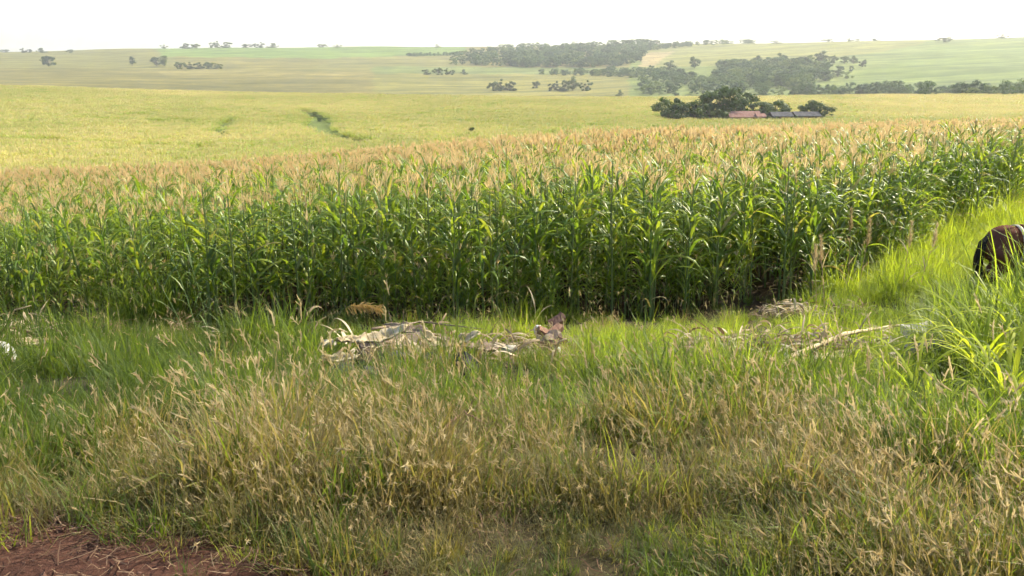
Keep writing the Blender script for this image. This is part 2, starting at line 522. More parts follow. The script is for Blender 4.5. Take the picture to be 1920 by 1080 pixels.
def maize_leaf(b, rnd, L, w, rise, droop, twist=0.0, segs=7, fold=0.35, mi=0, org=(0, 0, 0), yaw=0.0):
    """an arching blade leaving the stalk at org towards yaw"""
    pts, sides, wd = [], [], []
    ang = rise
    p = Vector((0, 0, 0))
    for i in range(segs + 1):
        t = i / segs
        pts.append(p.copy())
        tw = twist * t
        sides.append(Vector((math.sin(tw) * 0.0, math.cos(tw), math.sin(tw))))
        wd.append(w * max(0.06, (min(1, 0.55 + 2.2 * t)) * (1 - t ** 2.6)))
        ang -= droop * (0.35 + 1.3 * t) / segs
        p = p + Vector((math.cos(ang), 0, math.sin(ang))) * (L / segs)
    rot = Matrix.Rotation(yaw, 3, 'Z')
    pts = [rot @ q + Vector(org) for q in pts]
    sides = [rot @ q for q in sides]
    b.strip(pts, sides, wd, fold, mi)
def maize_tassel(b, rnd, base, L=0.30, nb=8, mi=0, thick=0.011):
    base = Vector(base)
    def br(d, ln, th):
        d = d.normalized()
        side = d.cross(Vector((rnd.uniform(-1, 1), rnd.uniform(-1, 1), 0.2))).normalized()
        pts = [base, base + d * ln * 0.5, base + d * ln + Vector((d.x, d.y, -0.5)) * ln * 0.16]
        b.strip(pts, side, [th * 0.5, th, th * 0.55], None, mi)
        b.strip(pts, d.cross(side).normalized(), [th * 0.5, th, th * 0.55], None, mi)
    br(Vector((rnd.uniform(-.1, .1), rnd.uniform(-.1, .1), 1)), L, thick * 1.2)
    for k in range(nb):
        a = rnd.uniform(0, 6.28); t = rnd.uniform(0.12, 0.55)
        br(Vector((math.cos(a) * t, math.sin(a) * t, 1)), L * rnd.uniform(0.6, 0.85), thick)

def maize_plan(rnd, h):
    """where the leaves of one plant sit: (height, yaw, length, width, rise, droop, twist)"""
    n = rnd.randint(14, 16)
    plane = rnd.uniform(0, 6.28)
    out = []
    for i in range(n):
        t = (i + 0.6) / n
        z = h * (0.07 + 0.86 * t)
        yaw = plane + math.pi * (i % 2) + rnd.uniform(-0.7, 0.7)
        L = (0.50 + 0.32 * math.sin(math.pi * min(1, t * 1.05))) * rnd.uniform(0.85, 1.12) * (1 - 0.10 * max(0, t - 0.75) * 4)
        w = (0.034 + 0.026 * math.sin(math.pi * t)) * rnd.uniform(0.85, 1.15)
        rise = rnd.uniform(0.7, 1.25) + 0.25 * max(0, t - 0.6)
        droop = rnd.uniform(0.7, 2.6) * (1.1 - 0.35 * t)
        if i < 2:                       # lowest leaves hang
            droop += 0.7; L *= 0.8
        out.append((z, yaw, L, w, rise, droop, rnd.uniform(-0.9, 0.9)))
    return out

rnd = random.Random(11)
field_src = []
for k in range(16):                    # the second eight, ripest, grow in the back rows
    b = MB(); h = rnd.uniform(2.0, 2.3)
    lean = (rnd.uniform(-.05, .05), rnd.uniform(-.05, .05))
    b.tube([(0, 0, -0.05), (lean[0] * .5, lean[1] * .5, h * .5), (lean[0], lean[1], h)], [0.014, 0.011, 0.006], 4, 1, cap=False)
    for (z, yaw, L, w, rise, droop, tw) in maize_plan(rnd, h):
        maize_leaf(b, rnd, L, w, rise, droop, tw, segs=5, fold=0.3, mi=0, org=(lean[0] * z / h, lean[1] * z / h, z), yaw=yaw)
    maize_tassel(b, rnd, (lean[0], lean[1], h - (0.14 if k < 8 else 0.04)), rnd.uniform(0.24, 0.33), 6 if k < 8 else 9, 2, 0.0115 if k < 8 else 0.017)
    field_src.append(b.mesh('maize_%02d' % k, [M_leaf_i, M_stalk_i, M_tas_i]))

# rows run away from the camera, a little askew
def maize_points(ymax, halfw):
    pts = []
    row_dir = Vector((0.16, 1)).normalized(); row_n = Vector((row_dir.y, -row_dir.x))
    r2 = np.random.default_rng(3)
    P = []
    for i in range(-170, 215):
        c = row_n * (i * 0.55)
        ts = np.arange(0, ymax + 20, 0.19)
        ts = ts + r2.uniform(-0.06, 0.06, len(ts))
        off = r2.normal(0, 0.08, len(ts))
        x = c.x + row_dir.x * ts + row_n.x * off
        y = c.y + row_dir.y * ts + row_n.y * off
        P.append(np.stack([x, y], 1))
    P = np.vstack(P)
    x, y = P[:, 0], P[:, 1]
    d = y - corn_edge(x)
    wob = 0.25 * np.sin(x * 2.1) + 0.18 * np.sin(x * 5.3 + 1)
    keep = (d > wob) & (y < ymax) & (np.abs(x) < 0.63 * y + 1.5)
    keep &= r2.uniform(0, 1, len(x)) > 0.06
    return P[keep], d[keep]
mp_, md_ = maize_points(88, 0)
# the 300 that show largest: the outermost plants along the edge that fall in the frame
fx, fy = to_px(mp_[:, 0], mp_[:, 1], H(mp_[:, 0], mp_[:, 1]) + 1.0)
inview = (fx > -40) & (fx < 1960)
score = np.where(inview, md_ * 1.0 + 0.13 * mp_[:, 1], 1e6)
order = np.argsort(score)
first = order[:300]
rest = order[300:]
hs = lambda x, y: 1.0 + 0.06 * np.sin(x * 0.31 + 0.6) * np.sin(y * 0.23) + 0.05 * np.clip(x / 6, 0, 1) - 0.24 * np.clip((-x - 0.5) / 7.5, 0, 1) * np.clip((60 - y) / 40, 0.35, 1)
r3 = np.random.default_rng(5)
P = mp_[rest]
zz = H(P[:, 0], P[:, 1])
n = len(P)
s_ = hs(P[:, 0], P[:, 1]) * r3.uniform(0.88, 1.14, n)
# low side shoots fill the foot of the outer rows
sx = r3.uniform(-9, 16, 520); sy = corn_edge(sx) + r3.uniform(-0.1, 1.1, 520)
okp = (np.sin(sx * 2.3) + np.sin(sx * 0.9 + 1) > -0.7)
sx, sy = sx[okp], sy[okp]
P = np.vstack([P, np.stack([sx, sy], 1)]); zz = np.concatenate([zz, H(sx, sy)]); s_ = np.concatenate([s_, r3.uniform(0.28, 0.55, len(sx))]); n = len(P)
scatter('maize_field', np.stack([P[:, 0], P[:, 1], zz], 1),
        np.stack([r3.normal(0, .05, n), r3.normal(0, .05, n), r3.uniform(0, 6.28, n)], 1),
        np.stack([s_, s_, s_], 1), r3.integers(0, 8, n) + 8 * (P[:, 1] - corn_edge(P[:, 0]) + r3.normal(0, 2.5, n) > 10.5), np.clip(r3.normal(0.45, 0.2, n), 0, 1), field_src,
        'dense maize crop with tan tassels behind the front plants', 'maize field')
print('maize field plants', n)

# --- the front plants, each a thing with stalk, leaves, tassel (and an ear)
leaf_meshes = []
for k in range(14):
    b = MB()
    maize_leaf(b, rnd, 1.0, 0.070 * rnd.uniform(0.8, 1.2), rnd.uniform(0.7, 1.3), rnd.uniform(0.7, 2.9), rnd.uniform(-0.9, 0.9), segs=8, fold=0.35)
    leaf_meshes.append(b.mesh('leaf', [M_leaf_o]))
M_leaf_dry = leaf_mat('maize_leaf_dry', [(0.0, (0.20, 0.15, 0.07)), (0.5, (0.36, 0.29, 0.13)), (1.0, (0.50, 0.43, 0.24))], trans=0.35, rough=0.7, spec=0.2, instancer=False, noise_scale=3.0)
dry_meshes = []
for k in range(5):
    b = MB()
    maize_leaf(b, rnd, 0.85, 0.05 * rnd.uniform(0.8, 1.1), rnd.uniform(0.2, 0.9), rnd.uniform(2.0, 3.2), rnd.uniform(-1.4, 1.4), segs=8, fold=0.5)
    dry_meshes.append(b.mesh('leaf', [M_leaf_dry]))
stalk_meshes, tassel_meshes = [], []
for k in range(4):
    b = MB()
    pts = [(0, 0, -0.06)]; rad = [0.016]
    for i in range(1, 9):
        z = i / 8
        pts.append((0.03 * z * math.sin(k * 2 + z * 3), 0.03 * z * math.cos(k * 3 + z * 2), z)); rad.append(0.016 - 0.010 * z + (0.0015 if i % 2 else 0))
    b.tube(pts, rad, 6)
    stalk_meshes.append((b.mesh('stalk', [M_stalk_o]), pts[-1]))
    b = MB(); maize_tassel(b, rnd, (0, 0, 0), 0.29, 6, 0, 0.010)
    tassel_meshes.append(b.mesh('tassel', [M_tas_o]))
b = MB()
b.tube([(0, 0, 0), (0.02, 0, 0.05), (0.045, 0, 0.14), (0.06, 0, 0.21), (0.066, 0, 0.25)], [0.012, 0.026, 0.027, 0.017, 0.004], 7)
for a in range(4):
    maize_leaf(b, rnd, 0.12, 0.025, 1.2, 0.9, 0, 3, 0.3, 0, (0.06, 0, 0.22), a * 1.57)
ear_mesh = b.mesh('ear', [M_stalk_o])

for q, gi_ in enumerate(first):
    x, y = mp_[gi_]
    z = h1(x, y)
    sc_ = float(hs(x, y)) * rnd.uniform(0.88, 1.13)
    root = empty('maize_plant', (x, y, z), (rnd.gauss(0, .04), rnd.gauss(0, .04), rnd.uniform(0, 6.28)), sc_)
    tag(root, 'tall green maize plant with tan tassel along the front of the crop', 'maize plant', 'maize plants along the front of the crop')
    h = rnd.uniform(2.0, 2.3)
    sm, top = stalk_meshes[q % 4]
    link('stalk', sm, root, scale=(1, 1, h - 0.12))
    link('tassel', tassel_meshes[rnd.randrange(4)], root, (top[0], top[1], h - 0.14), (0, 0, rnd.uniform(0, 6.28)), rnd.uniform(0.85, 1.15))
    for li, (lz, yaw, L, w, rise, droop, tw) in enumerate(maize_plan(rnd, h)):
        link('leaf', dry_meshes[rnd.randrange(5)] if li < rnd.randint(0, 3) else leaf_meshes[rnd.randrange(14)], root, (0, 0, lz), (rnd.uniform(-.12, .12), rnd.uniform(-.15, .15), yaw), L)
    if q % 2 == 0:
        link('ear', ear_mesh, root, (0.01, 0, h * rnd.uniform(0.42, 0.55)), (0, 0.25, rnd.uniform(0, 6.28)))

# --- the maize of the next slope: patches of small plants, far enough to read as a texture
M_far = leaf_mat('far_maize_leaf', [(0.0, (0.27, 0.35, 0.08)), (0.5, (0.38, 0.44, 0.115)), (1.0, (0.52, 0.50, 0.17))], trans=0.4, rough=0.6, spec=0.2)
M_fart = leaf_mat('far_maize_tassel', [(0.0, (0.50, 0.43, 0.17)), (1.0, (0.64, 0.53, 0.26))], trans=0.3, rough=0.8, trans_boost=(1.1, 1.05, 0.8))
far_src = []
for k in range(6):
    b = MB()
    for i in range(46):
        x, y = rnd.uniform(-1.9, 1.9), rnd.uniform(-1.9, 1.9); h = rnd.uniform(1.6, 2.0)
        for j in range(4):
            a = rnd.uniform(0, 6.28); z = h * rnd.uniform(0.45, 0.95); L = rnd.uniform(0.5, 0.8)
            d = Vector((math.cos(a), math.sin(a), 0)); sd = Vector((-d.y, d.x, 0.2))
            p0 = Vector((x, y, z))
            b.strip([p0, p0 + d * L * 0.5 + Vector((0, 0, 0.25)), p0 + d * L + Vector((0, 0, 0.05))], sd, [0.09, 0.13, 0.03], None, 0)
        a = rnd.uniform(0, 3.14); sd = Vector((math.cos(a), math.sin(a), 0))
        b.strip([(x, y, h - 0.1), (x + rnd.uniform(-.06, .06), y + rnd.uniform(-.06, .06), h + 0.34)], sd, [0.10, 0.07], None, 1)
    far_src.append(b.mesh('maize_patch_%d' % k, [M_far, M_fart]))

FARM = ground_at(1400, 232)
print('farm at', FARM)
r4 = np.random.default_rng(8)
ys = np.arange(112, 540, 3.1); PP = []
for yv in ys:
    xs = np.arange(-0.9 * yv, 0.9 * yv, 3.1)
    PP.append(np.stack([xs, np.full(len(xs), yv)], 1))
PP = np.vstack(PP) + 0
PP += r4.uniform(-0.9, 0.9, PP.shape)
x, y = PP[:, 0], PP[:, 1]
keep = seg_dist(x, y, GAP) > 3.6
keep &= seg_dist(x, y, gap2) > 2.2
fa_x = (x - FARM[0]); fa_y = (y - FARM[1])
keep &= ~((fa_y > -7) & (fa_y < 28) & (fa_x > -28) & (fa_x < 27))
nz = fbm(x, y, 0.02, 3.0)
trk = np.abs(np.mod(x * 0.35 + y * 0.94 + 9 * np.sin(x * 0.02), 58.0) - 29.0) < 2.2
trk |= np.abs(np.mod(x * 0.96 - y * 0.22 + 14 * np.sin(y * 0.012), 74.0) - 37.0) < 2.0
keep &= ~(trk & (r4.uniform(0, 1, len(x)) < 0.85))
nzb = fbm(x, y, 0.006, 5.0)
keep &= r4.uniform(0, 1, len(x)) > 0.02 + 0.10 * (nz < -0.35)
PP = PP[keep]; nz = nz[keep] * 0.7 + nzb[keep] * 0.9; x, y = PP[:, 0], PP[:, 1]
n = len(PP)
tint = np.clip(0.42 + 0.75 * nz + 0.16 * np.sin((x * 0.35 + y * 0.94 + 9 * np.sin(x * 0.02)) * 0.55) + r4.normal(0, 0.15, n), 0, 1)
s_ = r4.uniform(0.9, 1.15, n)
scatter('maize_slope', np.stack([x, y, H(x, y)], 1), np.stack([np.zeros(n), np.zeros(n), r4.uniform(0, 6.28, n)], 1),
        np.stack([s_, s_, s_ * r4.uniform(0.9, 1.1, n)], 1), r4.integers(0, 6, n), tint, far_src,
        'yellow green maize slope beyond the near crop', 'maize field')
print('slope patches', n)

# ------------------------------------------------------------------ trees
M_crown = leaf_mat('tree_leaf', [(0.0, (0.042, 0.08, 0.022)), (0.5, (0.078, 0.13, 0.032)), (1.0, (0.13, 0.18, 0.045))], trans=0.25, rough=0.6, spec=0.25, instancer=False, noise_scale=0.6)
M_crown_i = leaf_mat('wood_leaf', [(0.0, (0.038, 0.085, 0.028)), (0.5, (0.09, 0.16, 0.05)), (1.0, (0.18, 0.24, 0.08))], trans=0.25, rough=0.7, spec=0.2)
M_bark = rough_mat('bark', [(0.3, (0.10, 0.075, 0.05)), (0.7, (0.20, 0.16, 0.12))], 6.0)

def tree_meshes(seed, leaves=1100, lobes=9, leaf=0.075, low=0.12, spread=0.42, mat=None, top=1.0):
    """unit tree: height 1; returns trunk and crown meshes"""
    rd = random.Random(seed)
    mat = mat or M_crown
    tk = MB()
    tk.tube([(0, 0, -0.03), (0.01, 0.01, 0.2), (0.0, 0.02, 0.45), (0.02, 0.0, 0.7)], [0.032, 0.024, 0.018, 0.008], 7)
    L = []
    for i in range(lobes):
        a = rd.uniform(0, 6.28); t = rd.random() ** 0.7
        z = low + 0.12 + rd.random() * (top - low - 0.26)
        env = spread * (0.45 + 0.75 * math.sin(math.pi * min(1, max(0, (z - low) / (top - low) * 0.85 + 0.1))))
        r = rd.uniform(0.10, 0.20)
        q = Vector((math.cos(a) * env * t, math.sin(a) * env * t, z))
        L.append((q, r))
        if rd.random() < 0.7:
            z0 = rd.uniform(0.15, 0.4)
            tk.tube([(0, 0.01, z0), tuple(q * 0.55 + Vector((0, 0, z0)) * 0.45 + Vector((0, 0, .02))), tuple(q)], [0.014, 0.009, 0.003], 5)
    cr = MB()
    for i in range(leaves):
        q, r = L[rd.randrange(lobes)]
        d = Vector((rd.gauss(0, 1), rd.gauss(0, 1), rd.gauss(0, 1))).normalized()
        p = q + Vector((d.x * 1.15, d.y * 1.15, d.z * 0.8)) * r * (rd.random() ** 0.4)
        if p.z < low * 0.6:
            continue
        nn = (d + Vector((rd.uniform(-1, 1), rd.uniform(-1, 1), rd.uniform(-.3, 1))) * 0.9).normalized()
        a = nn.cross(Vector((rd.uniform(-1, 1), rd.uniform(-1, 1), rd.uniform(-1, 1)))).normalized()
        c = nn.cross(a)
        s = leaf * rd.uniform(0.5, 1.1)
        cr.add([p - a * s * .6, p + c * s * .35, p + a * s * .6, p - c * s * .35], [(0, 1, 2, 3)])
    return tk.mesh('trunk', [M_bark]), cr.mesh('crown', [mat], smooth=False)

TV = {
    'round': [tree_meshes(100 + i, 2000, 20, 0.085, 0.03, 0.46) for i in range(3)],
    'bush': [tree_meshes(200 + i, 1700, 17, 0.11, -0.08, 0.62) for i in range(3)],
    'tall': [tree_meshes(300 + i, 1600, 18, 0.07, 0.05, 0.30) for i in range(3)],
}
wood_src = []
for i in range(6):
    tk, cr = tree_meshes(400 + i, 900, 14, 0.095, -0.05, 0.46, M_crown_i)
    wood_src.append(cr)

_tv = [0]
def tree(px, py, hpx, label, kind='round', wide=1.0, group=None, name='tree', cat='tree', at=None, h=None):
    _tv[0] += 1
    if at is None:
        x, y, z, d = ground_at(px, py)
        h = hpx * y / FPX / 0.985
    else:
        x, y = at; z = h1(x, y)
    tk, cr = TV[kind][_tv[0] % 3]
    o = empty(name, (x, y, z), (0, 0, _tv[0] * 1.7), (h * wide, h * wide, h))
    tag(o, label, cat, group)
    link('trunk', tk, o); link('crown', cr, o)
    return o

# skyline trees
for px, hp, wd, lab in [(10, 7, 1.8, 'low tree at the left end of the tree row on the skyline'), (48, 9, 1.6, 'second tree of the tree row on the skyline, left corner'),
                        (78, 9, 1.6, 'last tree of the short row on the skyline, left corner'), (132, 7, 1.2, 'lone tiny tree on the left skyline beyond the tan field')]:
    tree(px, 99, hp, lab, 'bush', wd, 'trees on the skyline')
sk = [(308, 8, 1.2, 'small pale tree starting the green skyline field'), (348, 10, 1.5, 'dark tree on the green skyline, first of a pair'), (366, 9, 1.6, 'dark tree on the green skyline, second of a pair'),
      (404, 13, 1.1, 'tallest skyline tree above the green field'), (424, 11, 1.5, 'skyline tree right after the tallest one'), (462, 8, 1.8, 'first tree of the long skyline row over the green field'),
      (486, 11, 1.3, 'peaked tree in the middle of the long skyline row'), (512, 9, 1.9, 'last tree of the long skyline row over the green field'), (604, 7, 2.0, 'faint low tree on the skyline, first of two'),
      (632, 6, 2.2, 'faint low tree on the skyline, second of two'), (820, 6, 1.4, 'tiny tree on the skyline just before the far wood')]
for px, hp, wd, lab in sk:
    tree(px, 89, hp, lab, 'bush', wd, 'trees on the skyline')
for px, py, hp, wd, lab in [(1232, 79, 9, 1.3, 'tree on the ridge just right of the far wood'), (1290, 79, 6, 2.5, 'low tree on the ridge above the bare soil'), (1455, 76, 6, 3.0, 'low bush on the ridge of the right hill'),
                            (1552, 71, 6, 3.0, 'first bush of the ridge row on the right hill'), (1598, 69, 6, 3.0, 'second bush of the ridge row on the right hill'),
                            (1640, 67, 5, 3.0, 'third bush of the ridge row on the right hill'), (1772, 79, 10, 2.0, 'grey bush near the top of the right hill'), (1880, 72, 8, 2.0, 'bush by the skyline, rightmost on the right hill')]:
    tree(px, py, hp, lab, 'bush', wd, 'bushes on the right ridge')
# trees on the left slopes
tree(91, 125, 21, 'lone round tree standing in the tan field at far left', 'round', 1.1)
tree(248, 123, 17, 'thin upright tree alone on the tan slope', 'tall', 0.9)
tree(293, 124, 17, 'dark tree, left of the pair on the tan slope', 'tall', 1.3)
tree(308, 124, 21, 'taller paler tree, right of the pair on the tan slope', 'tall', 1.0)
for k, (px, hp) in enumerate([(338, 14), (356, 13), (374, 12), (392, 14), (408, 11)]):
    tree(px, 129, hp, ['leftmost', 'second', 'middle', 'fourth', 'rightmost'][k] + ' bush of the dark thicket on the tan slope', 'bush', 1.15, 'thicket on the tan slope', 'bush', 'bush')
for k, (px, hp, wd) in enumerate([(800, 10, 1.3), (822, 14, 1.1), (842, 12, 1.2), (870, 10, 1.0)]):
    tree(px, 140, hp, ['first', 'second', 'third', 'last'][k] + ' bush of the low row left below the far wood', 'bush', wd, 'low row below the far wood', 'bush', 'bush')
for k, (px, hp, wd) in enumerate([(926, 18, 0.9), (940, 22, 0.9), (958, 18, 1.0)]):
    tree(px, 170, hp, ['left', 'middle', 'right'][k] + ' bush of the dark clump behind the slope crest', 'bush', wd, 'dark clump behind the crest', 'bush', 'bush')
tree(1005, 165, 14, 'small pale bush between two dark clumps on the crest', 'bush', 0.9, None, 'bush', 'bush')
for k, (px, hp, wd) in enumerate([(1040, 18, 0.9), (1058, 20, 0.9), (1074, 27, 0.8), (1098, 20, 0.9)]):
    tree(px, 170, hp, ['leftmost', 'second', 'tallest', 'rightmost'][k] + ' tree of the wider clump behind the crest', 'round' if k == 2 else 'bush', wd, 'wider clump behind the crest')
tree(1162, 180, 12, 'small dark bush on the crest left of the farm scrub', 'bush', 0.9, None, 'bush', 'bush')
tree(1256, 133, 19, 'dark tree below the bare soil patch', 'round', 1.1)
tree(1302, 128, 22, 'round tree right of the bare soil patch', 'round', 0.95)
for k, px in enumerate([1519, 1540, 1562, 1583, 1600, 1617]):
    tree(px, 120 + (6 if k == 5 else 0), [15, 24, 16, 15, 15, 14][k], ['first', 'second and tallest', 'third', 'fourth', 'fifth', 'sixth and last'][k] + ' tree of the spaced row on the right hill', 'round', 1.0, 'spaced tree row on the hill')
tree(1571, 144, 15, 'lone tree below the spaced row on the right hill', 'round', 1.25)
tree(1463, 122, 22, 'tree standing out above the valley wood', 'round', 0.9)
tree(1418, 124, 20, 'tree standing out left above the valley wood', 'round', 0.95)

# woods that read as one mass
def wood(name, poly, n, hgt, label, seed, wide=(0.9, 1.3)):
    r5 = np.random.default_rng(seed)
    xs = [p[0] for p in poly]; ys_ = [p[1] for p in poly]
    pts = []
    tries = 0
    while len(pts) < n and tries < n * 30:
        tries += 1
        px, py = r5.uniform(min(xs), max(xs)), r5.uniform(min(ys_), max(ys_))
        if in_poly(np.array([px]), np.array([py]), poly)[0]:
            g = ground_at(px, py)
            pts.append(g[:3])
    pts = np.array(pts); m = len(pts)
    s = r5.uniform(hgt[0], hgt[1], m); w = s * r5.uniform(wide[0], wide[1], m)
    scatter(name, pts, np.stack([np.zeros(m), np.zeros(m), r5.uniform(0, 6.28, m)], 1), np.stack([w, w, s], 1), r5.integers(0, 6, m),
            np.clip(r5.normal(0.42, 0.33, m), 0, 1), wood_src, label, 'wood')
wood('far_wood', [(850, 122), (850, 112), (905, 100), (960, 92), (1130, 88), (1160, 82), (1225, 79), (1225, 90), (1195, 118), (1150, 126), (1000, 127)], 470, (9, 15),
     'bluish far wood on the slope below the skyline', 21)
wood('ridge_hedge', [(1200, 92), (1290, 83), (1420, 78), (1420, 80), (1290, 88), (1210, 97)], 90, (6, 10), 'thin dark hedge line rising along the right ridge', 22)
wood('wood_margin', [(1010, 140), (1100, 136), (1200, 132), (1290, 140), (1290, 147), (1180, 146), (1100, 143)], 130, (5, 9), 'scrubby hedge below the far wood', 23)
wood('valley_scrub', [(1190, 176), (1200, 150), (1290, 140), (1370, 146), (1400, 165), (1390, 180), (1240, 180)], 110, (5, 11), 'grey green scrub in the valley left of the valley wood', 24)
wood('valley_wood', [(1335, 150), (1340, 138), (1362, 128), (1395, 130), (1420, 123), (1470, 126), (1500, 120), (1530, 126), (1552, 134), (1540, 146), (1560, 152), (1520, 158), (1500, 168), (1450, 163), (1420, 169), (1380, 160)], 210, (6, 14), 'dense wood in the valley below the right hill', 25)
wood('hillfoot_hedge', [(1400, 180), (1560, 172), (1700, 174), (1940, 178), (1940, 184), (1560, 183)], 120, (5, 11), 'hedge of trees along the foot of the right hill', 26)
wood('valley_trees', [(1290, 150), (1340, 130), (1420, 118), (1530, 112), (1600, 130), (1590, 150), (1520, 172), (1400, 175), (1300, 170)], 60, (5, 10), 'scattered trees thinning out round the valley wood', 35)
wood('upper_thicket', [(1345, 122), (1510, 116), (1512, 121), (1350, 127)], 40, (6, 9), 'low hedge along the top of the valley wood', 27)
wood('pale_hedge', [(760, 104), (880, 100), (880, 103), (760, 107)], 50, (4, 6), 'thin hedge under the green skyline field', 28)

# green strip in the gap of the slope and dark bushes in it
for k, (px, py, hp) in enumerate([(590, 219, 10), (601, 228, 9), (417, 258, 12), (436, 236, 7), (292, 181, 6), (340, 181, 5)]):
    tree(px, py, hp, ['dark bush at the head of the green gully in the slope', 'second dark bush in the green gully of the slope', 'dark weedy bush in the short gap of the slope',
                      'small bush at the top of the short gap', 'low dark bush near the slope crest, left one', 'low dark bush near the slope crest, right one'][k], 'bush', 1.3, None, 'bush', 'bush')
x, y, z, d = ground_at(885, 262)
tree(885, 262, 26, 'slim sapling standing alone in the slope field', 'tall', 0.6, None, 'sapling')

# ------------------------------------------------------------------ farmstead
def box(b, x0, x1, y0, y1, z0, z1, mi=0):
    b.add([(x0, y0, z0), (x1, y0, z0), (x1, y1, z0), (x0, y1, z0), (x0, y0, z1), (x1, y0, z1), (x1, y1, z1), (x0, y1, z1)],
          [(3, 2, 1, 0), (4, 5, 6, 7), (0, 1, 5, 4), (1, 2, 6, 5), (2, 3, 7, 6), (3, 0, 4, 7)], mi)
M_pink = rough_mat('pink_plaster', [(0.3, (0.42, 0.25, 0.20)), (0.7, (0.52, 0.33, 0.27))], 1.5, bump=0.1)
M_tile = rough_mat('clay_tile', [(0.3, (0.20, 0.10, 0.08)), (0.7, (0.30, 0.17, 0.14))], 2.0, bump=0.3, dist=0.05)
M_dark = rough_mat('dark_boards', [(0.3, (0.05, 0.042, 0.04)), (0.7, (0.10, 0.085, 0.075))], 2.0, bump=0.2)
M_tin = rough_mat('weathered_tin', [(0.3, (0.06, 0.06, 0.065)), (0.7, (0.15, 0.147, 0.15))], 1.2, bump=0.1, rough=0.95, spec=0.02)
M_glass = rough_mat('window_glass', [(0.3, (0.02, 0.022, 0.025)), (0.7, (0.04, 0.042, 0.045))], 2.0, bump=0, rough=0.15, spec=0.5)
M_wood = rough_mat('painted_door', [(0.3, (0.16, 0.08, 0.05)), (0.7, (0.22, 0.12, 0.08))], 3.0, bump=0.1)
def house(name, cx, cy, w, dp, wall_h, roof_h, wm, rm, label, rot=0.0, openings=(), over=0.5):
    z = h1(cx, cy) - 0.05
    o = empty(name, (cx, cy, z), (0, 0, rot))
    tag(o, label, 'house' if name == 'farm_house' else 'shed', 'farm buildings')
    b = MB()
    hw, hd = w / 2, dp / 2
    b.add([(-hw, -hd, 0), (hw, -hd, 0), (hw, hd, 0), (-hw, hd, 0), (-hw, -hd, wall_h), (hw, -hd, wall_h), (hw, hd, wall_h), (-hw, hd, wall_h),
           (-hw, 0, wall_h + roof_h), (hw, 0, wall_h + roof_h)],
          [(0, 1, 5, 4), (1, 2, 6, 9, 5), (2, 3, 7, 6), (3, 0, 4, 8, 7), (4, 5, 9, 8), (6, 7, 8, 9)])
    link('wall', b.mesh('wall', [wm], False), o)
    b = MB()
    sl = roof_h / hd; t = 0.12; e = over
    for s in (-1, 1):
        y0, z0 = s * (hd + e), wall_h - sl * e + 0.03
        ridge = wall_h + roof_h + 0.03
        b.add([(-hw - e, y0, z0), (hw + e, y0, z0), (hw + e, 0, ridge), (-hw - e, 0, ridge), (-hw - e, y0, z0 + t), (hw + e, y0, z0 + t), (hw + e, 0, ridge + t), (-hw - e, 0, ridge + t)],
              [(0, 1, 2, 3), (4, 7, 6, 5), (0, 4, 5, 1), (1, 5, 6, 2), (2, 6, 7, 3), (3, 7, 4, 0)])
    # standing seams / tile courses
    nseam = int(w / 0.9)
    for i in range(nseam + 1):
        xx = -hw - e + (w + 2 * e) * i / nseam
        for s in (-1, 1):
            b.tube([(xx, s * (hd + e), wall_h - sl * e + 0.03 + t), (xx, s * 0.02, wall_h + roof_h + 0.03 + t)], [0.05, 0.05], 4)
    link('roof', b.mesh('roof', [rm], False), o)
    for kind, x0, x1, z0, z1 in openings:
        b = MB(); box(b, x0, x1, -hd - 0.06, -hd + 0.05, z0, z1)
        p = link(kind, b.mesh(kind, [M_wood if kind == 'door' else M_pink], False), o)
        if kind == 'window':
            b = MB(); box(b, x0 + 0.12, x1 - 0.12, -hd - 0.08, -hd - 0.063, z0 + 0.12, z1 - 0.12)
            link('pane', b.mesh('pane', [M_glass], False), p)
    return o
fx0, fy0 = FARM[0], FARM[1]
K = fy0 / FPX
def fpos(px, dy=0.0):
    return (px - 960) * (fy0 + dy) / FPX / 1.015, fy0 + dy
hx, hy = fpos(1392, 4)
house('farm_house', hx, hy, 10.0, 6.0, 2.3, 1.5, M_pink, M_tile, 'low pinkish farm house with faded clay roof among the trees', 0.06,
      [('door', 2.6, 3.6, 0.0, 2.0), ('window', -3.8, -2.6, 0.9, 1.9), ('window', -0.6, 0.6, 0.9, 1.9)])
hx, hy = fpos(1424, 2)
house('lean_to', hx, hy, 2.6, 4.0, 2.3, 0.8, M_pink, M_tile, 'small plastered annex at the right end of the pinkish farm house', 0.0, [('door', -0.6, 0.4, 0.0, 1.9)], 0.25)
hx, hy = fpos(1462, 4)
house('open_shed', hx, hy, 6.0, 6.0, 2.4, 1.1, M_dark, M_tin, 'dark shed with grey tin roof beside the annex', 0.0, [('door', -1.2, 1.2, 0.0, 2.1)])
hx, hy = fpos(1509, 5)
house('barn', hx, hy, 7.5, 6.5, 2.4, 1.1, M_dark, M_tin, 'dark barn with pale tin roof under the round tree', -0.05, [('door', -2.4, -0.2, 0.0, 2.0)])
